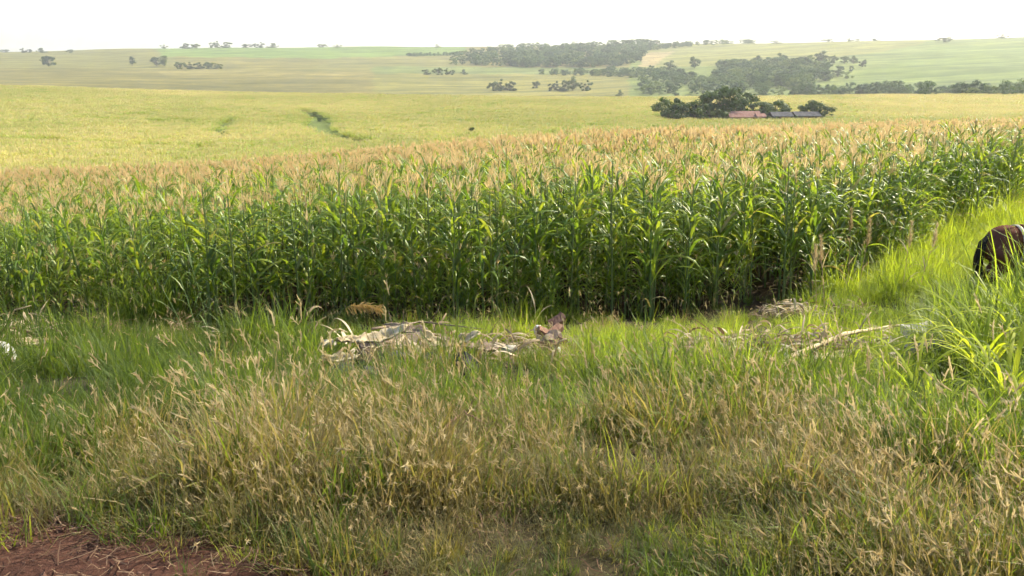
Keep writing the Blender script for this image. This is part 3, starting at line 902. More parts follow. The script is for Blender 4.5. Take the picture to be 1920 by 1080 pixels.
ft = [(1252, 18, 40, 'bush', 1.0, 'leftmost leafy tree of the farm grove'), (1278, 12, 38, 'bush', 1.0, 'second tree from the left of the farm grove'), (1302, 8, 36, 'bush', 1.05, 'dark low tree in the left half of the farm grove'),
      (1326, 14, 46, 'round', 1.1, 'middling tree left of the tallest grove tree'), (1330, 4, 30, 'bush', 1.0, 'dark bush in front of the grove, left of the house'), (1354, 12, 62, 'round', 1.0, 'tallest tree of the farm grove, behind the pinkish house'),
      (1384, 12, 56, 'round', 1.0, 'second tallest grove tree behind the house roof'), (1412, 14, 38, 'bush', 0.9, 'tree behind the right end of the house roof'), (1427, 9, 34, 'tall', 1.2, 'narrow dark tree between house and shed'),
      (1452, 16, 36, 'bush', 1.1, 'pale green tree behind the tin roofed shed'), (1524, 10, 34, 'round', 1.2, 'round dark tree behind the barn'), (1542, 6, 27, 'bush', 1.0, 'rightmost dark bush hugging the barn'),
      (1446, -1, 9, 'bush', 1.3, 'low shrub at the left corner of the tin roofed shed'), (1488, -1, 10, 'bush', 1.4, 'low shrub between shed and barn'),
      (1362, 2, 18, 'bush', 1.1, 'low shrub at the left corner of the pinkish house'), (1264, 8, 24, 'bush', 1.2, 'low shrub in front of the leftmost grove trees')]
for px, dy, hp, kd, wd, lab in ft:
    tree(0, 0, 0, lab, kd, wd, 'farm grove', at=fpos(px, dy), h=(hp + 6) * 1.04 * (fy0 + dy) / FPX)

# ------------------------------------------------------------------ verge grass
def blade(b, rnd, base, yaw, L, w, bend, mi=0, segs=3, lean=0.0):
    d = Vector((math.cos(yaw), math.sin(yaw), 0))
    sd = Vector((-d.y, d.x, 0))
    if rnd.random() < 0.5:
        sd = (sd + Vector((0, 0, rnd.uniform(-.4, .4)))).normalized()
    ang = math.pi / 2 - lean
    p = Vector(base); pts = []; wd = []
    for i in range(segs + 1):
        t = i / segs
        pts.append(p.copy()); wd.append(w * (1 - t ** 1.5) + 0.0006)
        ang -= bend * (0.4 + 1.2 * t) / segs
        p = p + (d * math.cos(ang) + Vector((0, 0, 1)) * math.sin(ang)) * (L / segs)
    b.strip(pts, sd, wd, None, mi)
    return p

G_STOPS = [(0.0, (0.06, 0.10, 0.022)), (0.28, (0.11, 0.16, 0.032)), (0.48, (0.22, 0.30, 0.042)), (0.64, (0.36, 0.44, 0.058)), (0.76, (0.17, 0.18, 0.05)), (0.88, (0.215, 0.19, 0.07)), (1.0, (0.31, 0.255, 0.115))]
M_green = leaf_mat('green_grass', G_STOPS, trans=0.58, rough=0.5, spec=0.3)
D_STOPS = [(0.0, (0.08, 0.09, 0.028)), (0.4, (0.15, 0.135, 0.05)), (0.75, (0.26, 0.21, 0.09)), (1.0, (0.35, 0.275, 0.13))]
M_dry = leaf_mat('dry_grass', D_STOPS, trans=0.4, rough=0.6, spec=0.25, trans_boost=(1.15, 1.05, 0.7))
H_STOPS = [(0.0, (0.32, 0.25, 0.12)), (0.5, (0.43, 0.34, 0.18)), (1.0, (0.60, 0.50, 0.30))]
M_head = leaf_mat('seed_head', H_STOPS, trans=0.4, rough=0.8, spec=0.2, trans_boost=(1.15, 1.1, 0.9))

gsrc = []
for k in range(8):
    b = MB()
    for i in range(34):
        a = rnd.uniform(0, 6.28); r = 0.10 * math.sqrt(rnd.random())
        blade(b, rnd, (math.cos(a) * r, math.sin(a) * r, -0.02), rnd.uniform(0, 6.28), rnd.uniform(0.16, 0.42), rnd.uniform(0.004, 0.010), rnd.uniform(0.2, 1.7), 0, 3, rnd.uniform(0, 0.5))
    gsrc.append(b.mesh('green_clump_%d' % k, [M_green]))
dsrc = []
for k in range(10):
    b = MB()
    for i in range(38):
        a = rnd.uniform(0, 6.28); r = 0.12 * math.sqrt(rnd.random())
        mat_ = rnd.random() < (0.75 if k % 3 == 0 else 0.3)
        blade(b, rnd, (math.cos(a) * r, math.sin(a) * r, -0.02), rnd.uniform(0, 6.28), rnd.uniform(0.10, 0.30), rnd.uniform(0.0025, 0.005), rnd.uniform(0.3, 2.2), 0, 3, rnd.uniform(0.7, 1.2) if mat_ else rnd.uniform(0, 0.7))
    for i in range(4 if k % 5 else 1):
        a = rnd.uniform(0, 6.28); r = 0.09 * math.sqrt(rnd.random())
        L = rnd.uniform(0.16, 0.38)
        yaw = rnd.gauss(0, 1.0); ln = rnd.uniform(0.0, 0.55); bd = rnd.uniform(0.1, 0.9)
        tip = blade(b, rnd, (math.cos(a) * r, math.sin(a) * r, -0.02), yaw, L, 0.0042, bd, 0, 4, ln)
        # seed head: a plump spindle of short crossing bracts
        d = Vector((math.cos(yaw), math.sin(yaw), 0)); e = math.pi / 2 - ln - bd * 1.05
        ax = (d * math.cos(e) + Vector((0, 0, 1)) * math.sin(e)).normalized()
        hl = rnd.uniform(0.018, 0.042); hw = rnd.uniform(0.003, 0.0065)
        s1 = ax.cross(Vector((rnd.uniform(-1, 1), rnd.uniform(-1, 1), .3))).normalized(); s2 = ax.cross(s1)
        for sd in (s1, s2):
            b.strip([tip - ax * 0.01, tip + ax * hl * .25, tip + ax * hl * .65, tip + ax * hl], sd, [hw * .4, hw, hw * .85, hw * .15], None, 1)
        for j in range(6):
            t = rnd.uniform(0, .9); q = tip + ax * hl * t
            dd = (ax * 0.8 + s1 * rnd.uniform(-1, 1) + s2 * rnd.uniform(-1, 1)).normalized()
            b.strip([q, q + dd * 0.016], dd.cross(ax).normalized(), [0.004, 0.001], None, 1)
    dsrc.append(b.mesh('dry_clump_%d' % k, [M_dry, M_head]))

def verge_points(dens, seed):
    r6 = np.random.default_rng(seed)
    out = []
    def ring(y0, y1, dn):
        a = (y1 - y0) * 2 * (0.66 * y1 + 1.3)
        m = int(a * dn)
        yy = r6.uniform(y0, y1, m); xx = r6.uniform(-1, 1, m) * (0.66 * y1 + 1.3)
        out.append(np.stack([xx, yy], 1))
    for y0, y1, f in [(1.8, 4, 1.6), (4, 6, 1.25), (6, 9, 0.85), (9, 13, 0.62), (13, 20, 0.42), (20, 36, 0.22)]:
        ring(y0, y1, dens * f)
    p = np.vstack(out)
    x, y = p[:, 0], p[:, 1]
    k = (y < corn_edge(x) + 0.5) & (np.abs(x) < 0.66 * y + 1.2)
    return p[k], r6
def zone(p):
    """0 = green, 1 = dry; follows the photograph: dry bank by the road, green strip beyond"""
    x, y = p[:, 0], p[:, 1]
    nz = fbm(x, y, 0.55, 1.0); nz2 = fbm(x, y, 1.6, 9.0)
    line = 4.35 + 0.45 * np.sin(x * 0.7 + 1) - 0.9 * np.clip((-x - 1.5) / 4, 0, 1)
    d = np.clip((line - y) / 1.8 + 0.5, 0, 1)
    g_right = np.clip((x - 0.40 * y + 0.15) / 0.6, 0, 1) * np.clip((y - 3.3 + 0.5 * (x - 1.6)) / 0.7, 0, 1)
    g_left = np.clip((-x - 0.46 * y) / 0.5, 0, 1) * np.clip((y - 3.2) / 0.8, 0, 1)
    d = np.clip(d + 0.6 * nz + 0.25 * nz2, 0, 1) * (1 - 0.97 * g_right) * (1 - 0.85 * g_left)
    return d, nz, nz2
HOLES = []     # hollows and rubble spots where grass is thin: x, y, radius
for px, py, r in [(1700, 742, 0.8), (690, 700, 0.5), (850, 690, 0.35), (900, 850, 0.22)]:
    g = ground_at(px, py); HOLES.append((g[0], g[1], r))
def thin(p, r6, keep):
    x, y = p[:, 0], p[:, 1]
    for hx, hy, r in HOLES:
        keep &= ~((np.hypot(x - hx, y - hy) < r) & (r6.uniform(0, 1, len(x)) < 0.85))
    return keep

p, r6 = verge_points(95, 31)
dz, nz, nz2 = zone(p)
x, y = p[:, 0], p[:, 1]
s = road_s(x, y) + 0.25 * nz
keep = (r6.uniform(0, 1, len(x)) < np.clip(1.12 - 0.62 * dz, 0, 1) * np.clip(0.95 + 3.0 * nz2, np.where(y < 3.2, 0.8, 0.07), 1)) & ((s > 0.12 - 0.5 * np.clip(x + 0.5, 0, 1)) | ((s > -0.3) & (r6.uniform(0, 1, len(x)) < 0.06)))
keep = thin(p, r6, keep)
p = p[keep]; dz = dz[keep]; nz = nz[keep]; nz2 = nz2[keep]; x, y = p[:, 0], p[:, 1]; n = len(p)
bright = 1.25 * np.exp(-(((x - 2.2) / 2.8) ** 2 + ((y - 10.2) / 2.2) ** 2)) + 0.9 * np.clip((y - 12.5) / 3, 0, 1) * np.clip((x - 4.5) / 1.5, 0, 1)  # sunlit look of the strip and right-hand track, painted into the grass tint
tg = np.clip(0.28 + 0.36 * bright + 0.20 * nz2 - 0.10 * np.clip(-x / 4, 0, 1) + r6.normal(0, 0.09, n), 0, 0.66)
td = np.clip(0.84 + 0.16 * nz + r6.normal(0, 0.07, n), 0.7, 1)
tint = np.where(r6.uniform(0, 1, n) < np.clip(dz * 0.95 - 0.15, 0, 0.6), td, tg)
sc_ = r6.uniform(0.65, 1.2, n) * (1 + 0.35 * np.clip(nz * 1.5, -0.5, 1)) * np.clip(1 + 0.9 * nz2, 0.55, 1.6) * (0.75 + 0.25 * np.clip((y - 3) / 4, 0, 1)) * (1 + 0.5 * np.clip((y - 15) / 6, 0, 1))
sc_ *= 1 + 0.8 * np.clip((x - 0.38 * y) / 0.8, 0, 1) * (y < 9) * np.clip((y - 4.2) / 1.2, 0, 1)
def low_before_rubbish(x, y):
    # the heap and the pole lie in short, trampled grass
    fx, _ = to_px(x, y, H(x, y))
    w = np.clip((fx - 590) / 40, 0, 1) * np.clip((1090 - fx) / 40, 0, 1) + np.clip((fx - 1290) / 60, 0, 1) * np.clip((1770 - fx) / 30, 0, 1)
    return 1 - 0.36 * w * np.clip((y - 6.1) / 0.6, 0, 1) * np.clip((9.4 - y) / 0.5, 0, 1)
sc_ *= low_before_rubbish(x, y)
edge_d = corn_edge(x) - y
sc_ *= 1 + 1.4 * np.clip(np.sin(x * 1.7 + 0.5) * np.sin(x * 0.63 + 2) * 1.6 - 0.1, 0, 1) * np.clip(1 - np.abs(edge_d) / 0.7, 0, 1)
sc_ *= 1 + 0.45 * np.clip(fbm(x, y, 0.9, 14.0) * 2, -0.5, 1) * np.clip((y - 6) / 1.5, 0, 1)
sc_ *= 1 - 0.5 * np.clip((y - 9.2) / 1.2, 0, 1) * (x < 4.5) * np.clip((15 - y) / 2, 0, 1)
horse_d = np.hypot(x - 8.6, (y - 13.4) * 0.8)
sc_ *= 1 + 0.9 * 1.1 * np.exp(-(horse_d / 1.6) ** 2)
scatter('green_grass', np.stack([x, y, H(x, y)], 1), np.stack([r6.normal(0, .12, n), r6.normal(-0.12, .12, n), r6.uniform(0, 6.28, n)], 1),
        np.stack([sc_, sc_, sc_ * r6.uniform(0.85, 1.15, n)], 1), r6.integers(0, len(gsrc), n), tint, gsrc,
        'green grass on the bank between road and maize', 'grass')
print('green clumps', n)

p, r6 = verge_points(105, 37)
dz, nz, nz2 = zone(p)
x, y = p[:, 0], p[:, 1]
s = road_s(x, y) + 0.25 * nz
keep = (r6.uniform(0, 1, len(x)) < np.clip(0.012 + dz * 1.05, 0, 1)) & (r6.uniform(0, 1, len(x)) < np.clip(0.95 + 3.0 * nz2, np.where(y < 3.2, 0.85, 0.08), 1)) & ((s > 0.14 - 0.5 * np.clip(x + 0.5, 0, 1) + 0.12 * np.clip(-x - 0.3, 0, 1)) | ((s > -0.1) & (r6.uniform(0, 1, len(x)) < 0.08)))
keep = thin(p, r6, keep)
p = p[keep]; dz = dz[keep]; nz2 = nz2[keep]; nz = nz[keep]; x, y = p[:, 0], p[:, 1]; n = len(p)
tint = np.clip(0.40 + 0.50 * nz + 0.25 * nz2 + r6.normal(0, 0.16, n), 0, 1)
sc_ = r6.uniform(0.7, 1.15, n) * (0.85 + 0.15 * np.clip(road_s(x, y) / 1.0, 0, 1)) * (1 + 0.35 * nz) * np.clip(1 + 0.9 * nz2, 0.6, 1.5) * low_before_rubbish(x, y)
# stems lean with the wind towards the left
yaw = np.pi + r6.normal(0, 0.7, n)
scatter('dry_seed_grass', np.stack([x, y, H(x, y)], 1), np.stack([r6.normal(0, .1, n), r6.normal(-0.22, .12, n), yaw * 0 + r6.normal(math.pi, 0.55, n)], 1),
        np.stack([sc_, sc_, sc_ * r6.uniform(0.85, 1.15, n)], 1), r6.integers(0, len(dsrc), n), tint, dsrc,
        'dry tan seed grass on the bank beside the dirt road', 'grass')
print('dry clumps', n)

# litter of dead stems lying along the road edge
lsrc = []
M_litter = leaf_mat('dead_stems', [(0.0, (0.08, 0.045, 0.03)), (0.6, (0.14, 0.085, 0.055)), (1.0, (0.28, 0.19, 0.12))], trans=0.1, rough=0.9, spec=0.1)
for k in range(5):
    b = MB()
    for i in range(16):
        a = rnd.uniform(0, 6.28); L = rnd.uniform(0.04, 0.16)
        p0 = Vector((rnd.uniform(-.15, .15), rnd.uniform(-.15, .15), rnd.uniform(0.004, 0.05)))
        d = Vector((math.cos(a), math.sin(a), rnd.uniform(-.15, .3)))
        kk = Vector((-d.y, d.x, 0)) * rnd.uniform(-.35, .35) * L
        b.strip([p0, p0 + d * L * .35 + kk * .7, p0 + d * L * .7 + kk + Vector((0, 0, rnd.uniform(0, .02))), p0 + d * L], Vector((-d.y, d.x, rnd.uniform(-.5, .5))), [0.003, 0.0036, 0.003, 0.001])
    lsrc.append(b.mesh('litter_%d' % k, [M_litter]))
r6 = np.random.default_rng(77)
m = 6000
yy = r6.uniform(2.2, 9, m); xx = r6.uniform(-1, 1, m) * (0.66 * yy + 1)
s = road_s(xx, yy)
k = (s > -0.75 + 0.3 * np.sin(xx * 3)) & (r6.uniform(0, 1, m) < np.where(s < 0.12, 0.8, 0.06)) & ((s > -0.05) | (r6.uniform(0, 1, m) < 0.45))
xx, yy = xx[k], yy[k]; n = len(xx)
sc_ = r6.uniform(0.7, 1.3, n)
scatter('dead_litter', np.stack([xx, yy, H(xx, yy) + 0.012], 1), np.stack([np.zeros(n), np.zeros(n), r6.uniform(0, 6.28, n)], 1), np.stack([sc_] * 3, 1),
        r6.integers(0, 5, n), r6.uniform(0, 1, n), lsrc, 'dead brown stems littered along the road edge and bank', 'litter')


# clods and crumbs of red soil on the road
M_clod = rough_mat('soil_clod', [(0.3, (0.06, 0.03, 0.02)), (0.7, (0.16, 0.085, 0.06))], 8.0, bump=0.3)
csrc = []
for k in range(5):
    bm = bmesh.new(); bmesh.ops.create_icosphere(bm, subdivisions=2, radius=1.0)
    for v in bm.verts:
        v.co *= 1 + 0.5 * noise.noise(v.co * 1.8 + Vector((k * 7, 0, 0)))
    me = bpy.data.meshes.new('clod_%d' % k); bm.to_mesh(me); bm.free(); me.materials.append(M_clod); csrc.append(me)
r6 = np.random.default_rng(55); m = 2600
xx = r6.uniform(-3.2, 1.2, m); yy = r6.uniform(1.9, 4.0, m); k = road_s(xx, yy) < 0.35
xx, yy = xx[k], yy[k]; n = len(xx); sc_ = 0.003 + 0.016 * r6.random(n) ** 4
scatter('soil_clods', np.stack([xx, yy, H(xx, yy) + 0.025], 1), r6.uniform(0, 6.28, (n, 3)), np.stack([sc_, sc_, sc_ * .8], 1), r6.integers(0, 5, n), r6.random(n), csrc, 'crumbs and clods of red soil on the road', 'soil')

# ------------------------------------------------------------------ single plants that stand out
M_bright = leaf_mat('bright_broad_grass', [(0.0, (0.26, 0.35, 0.04)), (0.6, (0.38, 0.45, 0.05)), (1.0, (0.48, 0.52, 0.07))], trans=0.62, rough=0.6, spec=0.12, instancer=False)
M_straw = leaf_mat('straw', [(0.0, (0.40, 0.31, 0.17)), (1.0, (0.58, 0.47, 0.30))], trans=0.3, rough=0.7, instancer=False, trans_boost=(1.1, 1.05, 0.85))
M_cane = leaf_mat('green_cane', [(0.0, (0.13, 0.20, 0.06)), (1.0, (0.22, 0.28, 0.09))], trans=0.35, rough=0.45, instancer=False)
M_panicle = leaf_mat('panicle', [(0.0, (0.30, 0.21, 0.09)), (1.0, (0.40, 0.29, 0.13))], trans=0.3, rough=0.8, instancer=False, trans_boost=(1.1, 1.0, 0.7))

bright_leaves = []
for k in range(6):
    b = MB()
    maize_leaf(b, rnd, 1.0, rnd.uniform(0.022, 0.033), rnd.uniform(1.05, 1.45), rnd.uniform(1.6, 3.0), rnd.uniform(-.6, .6), 10, 0.3)
    bright_leaves.append(b.mesh('leaf', [M_bright]))
def broad_grass(px, py, n, size, label):
    x, y, z, d = ground_at(px, py)
    o = empty('broad_grass_clump', (x, y, z))
    tag(o, label, 'grass clump', 'broad grass clumps')
    for i in range(n):
        link('leaf', bright_leaves[rnd.randrange(6)], o, (rnd.uniform(-.06, .06), rnd.uniform(-.06, .06), rnd.uniform(0, .25) * size), (0, 0, i * 2.4 + rnd.uniform(-.3, .3)), size * rnd.uniform(0.7, 1.1))
broad_grass(1838, 735, 34, 1.08, 'bright arching broad grass clump nearest the right edge of the bank')
broad_grass(1900, 700, 26, 0.95, 'bright broad grass clump cut off by the right border')
broad_grass(1795, 690, 22, 0.85, 'bright broad grass clump just behind the grey boulder')
broad_grass(1720, 790, 16, 0.75, 'lower broad grass clump arching over the dark hollow')
for _px, _py, _n, _sz, _lab in [(1880, 800, 20, 0.95, 'broad grass clump at the right border below the tallest ones'), (1660, 745, 14, 0.6, 'broad grass clump left of the dark hollow'),
                               (1905, 900, 16, 0.7, 'lowest broad grass clump at the right border'), (1770, 850, 14, 0.6, 'broad grass clump below the dark hollow'), (1590, 705, 12, 0.5, 'broad grass clump in front of the long pale pole')]:
    broad_grass(_px, _py, _n, _sz, _lab)
broad_grass(1215, 690, 9, 0.55, 'short broad grass clump in the bright green strip')

# tufts near the road
def tuft(px, py, n, L, mat, label, lean=0.4):
    x, y, z, d = ground_at(px, py)
    b = MB()
    for i in range(n):
        a = rnd.uniform(0, 6.28)
        blade(b, rnd, (rnd.gauss(0, .02), rnd.gauss(0, .02), -0.01), a, L * rnd.uniform(0.6, 1.1), 0.006, rnd.uniform(0.3, 1.4), 0, 4, rnd.uniform(0, lean))
    o = link('grass_tuft', b.mesh('grass_tuft', [mat]), None, (x, y, z))
    tag(o, label, 'grass tuft')
tuft(303, 1025, 26, 0.16, M_bright, 'small bright green tuft on the red earth')
tuft(40, 960, 30, 0.18, M_cane, 'green tuft on the road edge in the lower left corner')
tuft(540, 1040, 22, 0.2, M_cane, 'dull green tuft where the dry grass meets the road')

# tall canes in front of the maize
def cane(px, py, h, lx, ly, nl, label, mat=None, plume=False):
    x, y, z, d = ground_at(px, py)
    o = empty('tall_grass_cane', (x, y, z))
    tag(o, label, 'tall grass', 'tall canes before the maize')
    b = MB()
    P = [Vector((lx * t ** 1.4, ly * t ** 1.4, h * t)) for t in (0, .2, .4, .6, .8, 1.0)]
    b.tube(P, [0.007, 0.0065, 0.006, 0.005, 0.004, 0.002], 5)
    link('stem', b.mesh('stem', [mat or M_cane]), o)
    for i in range(nl):
        t = (i + 0.6) / nl * 0.9
        q = Vector((lx * t ** 1.4, ly * t ** 1.4, h * t))
        b = MB(); maize_leaf(b, rnd, rnd.uniform(.3, .5), 0.018, rnd.uniform(.8, 1.2), rnd.uniform(.5, 1.6), rnd.uniform(-.5, .5), 6, 0.3, 0, q, rnd.uniform(0, 6.28))
        link('leaf', b.mesh('leaf', [mat or M_cane]), o)
    if plume:
        b = MB(); top = P[-1]
        for i in range(150):
            t = rnd.random(); q = top + Vector((lx * .2 * t, ly * .2 * t, 0.42 * t - 0.12))
            a = rnd.uniform(0, 6.28); dd = Vector((math.cos(a) * .5, math.sin(a) * .5, 0.8)).normalized()
            b.strip([q, q + dd * rnd.uniform(.07, .15) * (1.1 - .6 * t)], dd.cross(Vector((.3, .2, 1))).normalized(), [0.011, 0.002])
        link('plume', b.mesh('plume', [M_straw]), o)
cane(372, 640, 1.25, -0.34, 0.1, 7, 'taller green cane leaning before the maize, left half')
cane(392, 632, 1.1, -0.18, 0.0, 6, 'shorter green cane right beside the taller leaning one')
cane(352, 646, 0.8, -0.30, 0.0, 5, 'lowest of the three green canes before the maize')
for px, py, h, lx, lab in [(1588, 560, 1.25, -.05, 'pale plumed grass by the maize corner, the tallest plume'), (1608, 562, 1.05, .08, 'pale plumed grass right beside the tallest plume'),
                           (1530, 590, 0.8, -.08, 'straw coloured stalk at the foot of the maize corner'), (1545, 585, 0.9, -.12, 'second straw stalk at the foot of the maize corner'),
                           (1690, 560, 1.0, .04, 'pale plumed stalk half way to the horse'), (1722, 556, 0.95, .16, 'pale plumed stalk leaning towards the horse'),
                           (1005, 640, 0.5, -.02, 'upright straw stalk beside the reddish rubble')]:
    cane(px, py, h, lx, 0.02, 3, lab, M_straw, plume=px not in (1005,))

# drooping panicle by the rubbish heap
x, y, z, d = ground_at(606, 655)
o = empty('panicle_grass', (x, y, z)); tag(o, 'grass with drooping orange brown panicle above the rubbish heap', 'grass', kind='thing')
stem = [Vector((0, 0, 0)), Vector((0.05, 0, .22)), Vector((.14, 0, .38)), Vector((.26, 0, .47)), Vector((.38, 0, .49))]
b = MB(); b.tube(stem, [.006, .005, .004, .0035, .003], 5); link('stem', b.mesh('stem', [M_cane]), o)
b = MB()
for i in range(110):
    t = rnd.random(); q = stem[3].lerp(Vector((.64, 0, .46)), t) + Vector((0, 0, .03 * math.sin(3.1 * t)))
    dd = Vector((rnd.uniform(.1, .8), rnd.uniform(-.5, .5), rnd.uniform(-.9, .35))).normalized()
    b.strip([q, q + dd * .05, q + dd * .09 + Vector((0, 0, -.02))], dd.cross(Vector((.2, 1, .3))).normalized(), [.003, .009, .003])
link('panicle', b.mesh('panicle', [M_panicle]), o)

# dry maize stalks at the left
for px, py, lx, h, lab in [(20, 655, .28, .48, 'dry bent stalk arching at the foot of the maize, far left'), (70, 650, -.06, .42, 'dry upright stalk second from the left at the foot of the maize'), (100, 648, -.22, .4, 'dry stalk leaning left over the grey stubble'),
                           (1040, 700, .1, .32, 'dry stalk poking out below the reddish rubble')]:
    x, y, z, d = ground_at(px, py)
    o = empty('dry_stalk', (x, y, z)); tag(o, lab, 'dry stalk', 'dry stalks at the foot of the maize')
    b = MB(); b.tube([(0, 0, -.03), (0, 0, h * .6), (lx * .35, 0, h * .9), (lx, 0, h)], [.012, .011, .009, .006], 6); link('stem', b.mesh('stem', [M_straw]), o)
    for i in range(2):
        b = MB(); maize_leaf(b, rnd, .3, .03, .6, 2.0, .6, 6, .3, 0, (0, 0, h * (.4 + .25 * i)), rnd.uniform(0, 6.28)); link('leaf', b.mesh('leaf', [M_straw]), o)

# ------------------------------------------------------------------ rubbish and stones in the grass
M_rock = rough_mat('grey_stone', [(0.3, (0.06, 0.058, 0.055)), (0.55, (0.11, 0.108, 0.10)), (0.75, (0.19, 0.185, 0.17))], 5.0, bump=0.7, bscale=14, dist=0.02)
M_rockd = rough_mat('dark_stone', [(0.3, (0.03, 0.028, 0.026)), (0.7, (0.08, 0.075, 0.07))], 6.0, bump=0.7, bscale=14, dist=0.02)
M_conc = rough_mat('pale_concrete', [(0.3, (0.26, 0.24, 0.19)), (0.55, (0.42, 0.39, 0.32)), (0.75, (0.55, 0.51, 0.43))], 6.0, bump=0.5, bscale=30, dist=0.01)
M_pale = rough_mat('bleached_wood', [(0.25, (0.24, 0.17, 0.09)), (0.5, (0.48, 0.38, 0.23)), (0.75, (0.68, 0.58, 0.40))], 11.0, bump=0.5, bscale=40, dist=0.01)
M_brick = rough_mat('broken_brick', [(0.3, (0.17, 0.09, 0.06)), (0.7, (0.28, 0.165, 0.11))], 9.0, bump=0.5, bscale=40, dist=0.008)
M_twig = rough_mat('dead_twig', [(0.3, (0.14, 0.10, 0.075)), (0.7, (0.30, 0.23, 0.17))], 9.0, bump=0.3)
M_white = rough_mat('white_rubble', [(0.3, (0.42, 0.40, 0.36)), (0.7, (0.65, 0.63, 0.58))], 6.0, bump=0.4, bscale=30, dist=0.01)

def rock_mesh(name, sx, sy, sz, seed, mat, amp=0.22, sub=3, chop=True):
    bm = bmesh.new(); bmesh.ops.create_icosphere(bm, subdivisions=sub, radius=1.0)
    rd = random.Random(seed)
    planes = [(Vector((rd.gauss(0, 1), rd.gauss(0, 1), rd.gauss(0, 1))).normalized(), rd.uniform(0.62, 0.9)) for _ in range(9)]
    for v in bm.verts:
        if chop:
            for nrm, dd in planes:
                k = v.co.dot(nrm)
                if k > dd:
                    v.co -= nrm * (k - dd) * 0.9
        v.co *= 1 + amp * noise.noise(v.co * 1.7 + Vector((seed, 0, 0))) + 0.07 * noise.noise(v.co * 5 + Vector((0, seed, 0)))
        v.co = Vector((v.co.x * sx, v.co.y * sy, v.co.z * sz))
    me = bpy.data.meshes.new(name); bm.to_mesh(me); bm.free()
    me.materials.append(mat)
    return me
def rock(name, px, py, sx, sy, sz, lift, seed, mat, label, cat, group=None, rot=(0, 0, 0)):
    x, y, z, d = ground_at(px, py)
    o = link(name, rock_mesh(name, sx, sy, sz, seed, mat), None, (x, y, z + lift), rot)
    tag(o, label, cat, group)
rock('boulder', 1742, 690, .27, .2, .17, .10, 3, M_rock, 'bluish grey boulder in the grass under the pale slab', 'stone')
rock('boulder', 650, 722, .17, .15, .13, .07, 5, M_rockd, 'dark stone at the left foot of the rubbish heap', 'stone', 'stones of the rubbish heap')
rock('boulder', 704, 726, .16, .15, .12, .06, 8, M_rockd, 'dark stone second from the left below the heap', 'stone', 'stones of the rubbish heap')
rock('boulder', 750, 708, .19, .15, .14, .09, 13, M_rock, 'bluish grey stone in the middle below the heap', 'stone', 'stones of the rubbish heap')
rock('boulder', 815, 704, .16, .15, .13, .08, 17, M_rock, 'pale grey stone right of the middle below the heap', 'stone', 'stones of the rubbish heap')
rock('boulder', 872, 712, .12, .12, .15, .09, 19, M_rockd, 'upright dark stone at the right foot of the heap', 'stone', 'stones of the rubbish heap')
rock('rubble_block', 8, 690, .12, .12, .12, .13, 23, M_white, 'white block at the left border of the bank', 'rubble')
rock('rubble_block', 1045, 688, .06, .06, .05, .14, 29, M_white, 'white lump in front of the reddish rubble', 'rubble')
rock('rubble_block', 1010, 662, .05, .06, .09, .24, 31, M_white, 'white piece on the left of the reddish rubble', 'rubble')
rock('rubble_block', 617, 675, .10, .07, .04, .17, 37, M_conc, 'flat pale fragment at the left end of the heap', 'rubble')
rock('rubble_block', 955, 690, .08, .06, .04, .17, 41, M_conc, 'pale fragment between heap and reddish rubble', 'rubble')
rock('earth_mound', 770, 672, .75, .30, .22, .02, 43, M_twig, 'brown mound of dead trash under the pale bark pieces', 'mound')
rock('earth_mound', 1035, 676, .16, .16, .24, .06, 47, M_twig, 'small brown heap carrying the broken bricks', 'mound')

def slab(name, px, py, L, W, T, lift, rot, mat, label, cat, seed=0, group=None):
    """a broken board or slab: bevelled box with ragged ends"""
    x, y, z, d = ground_at(px, py)
    rd = random.Random(seed)
    nx, ny = 8, 4
    b = MB(); vs_ = []
    for kz in (0, 1):
        for i in range(nx + 1):
            for j in range(ny + 1):
                u = (i / nx - .5) * L; w = (j / ny - .5) * W
                if i in (0, nx): u += rd.uniform(-.06, .06) * min(L, .5)
                if j in (0, ny): w += rd.uniform(-.05, .05) * W
                vs_.append((u, w + .04 * W * math.sin(i), (kz - .5) * T + rd.uniform(-.06, .06) * T))
    m1 = (nx + 1) * (ny + 1); fs = []
    ix = lambda k, i, j: k * m1 + i * (ny + 1) + j
    for i in range(nx):
        for j in range(ny):
            fs.append((ix(0, i, j), ix(0, i, j + 1), ix(0, i + 1, j + 1), ix(0, i + 1, j))); fs.append((ix(1, i, j), ix(1, i + 1, j), ix(1, i + 1, j + 1), ix(1, i, j + 1)))
    for i in range(nx):
        fs.append((ix(0, i, 0), ix(0, i + 1, 0), ix(1, i + 1, 0), ix(1, i, 0))); fs.append((ix(0, i + 1, ny), ix(0, i, ny), ix(1, i, ny), ix(1, i + 1, ny)))
    for j in range(ny):
        fs.append((ix(0, 0, j + 1), ix(0, 0, j), ix(1, 0, j), ix(1, 0, j + 1))); fs.append((ix(0, nx, j), ix(0, nx, j + 1), ix(1, nx, j + 1), ix(1, nx, j)))
    b.add(vs_, fs)
    o = link(name, b.mesh(name, [mat], False), None, (x, y, z + lift), rot)
    tag(o, label, cat, group, 'thing')
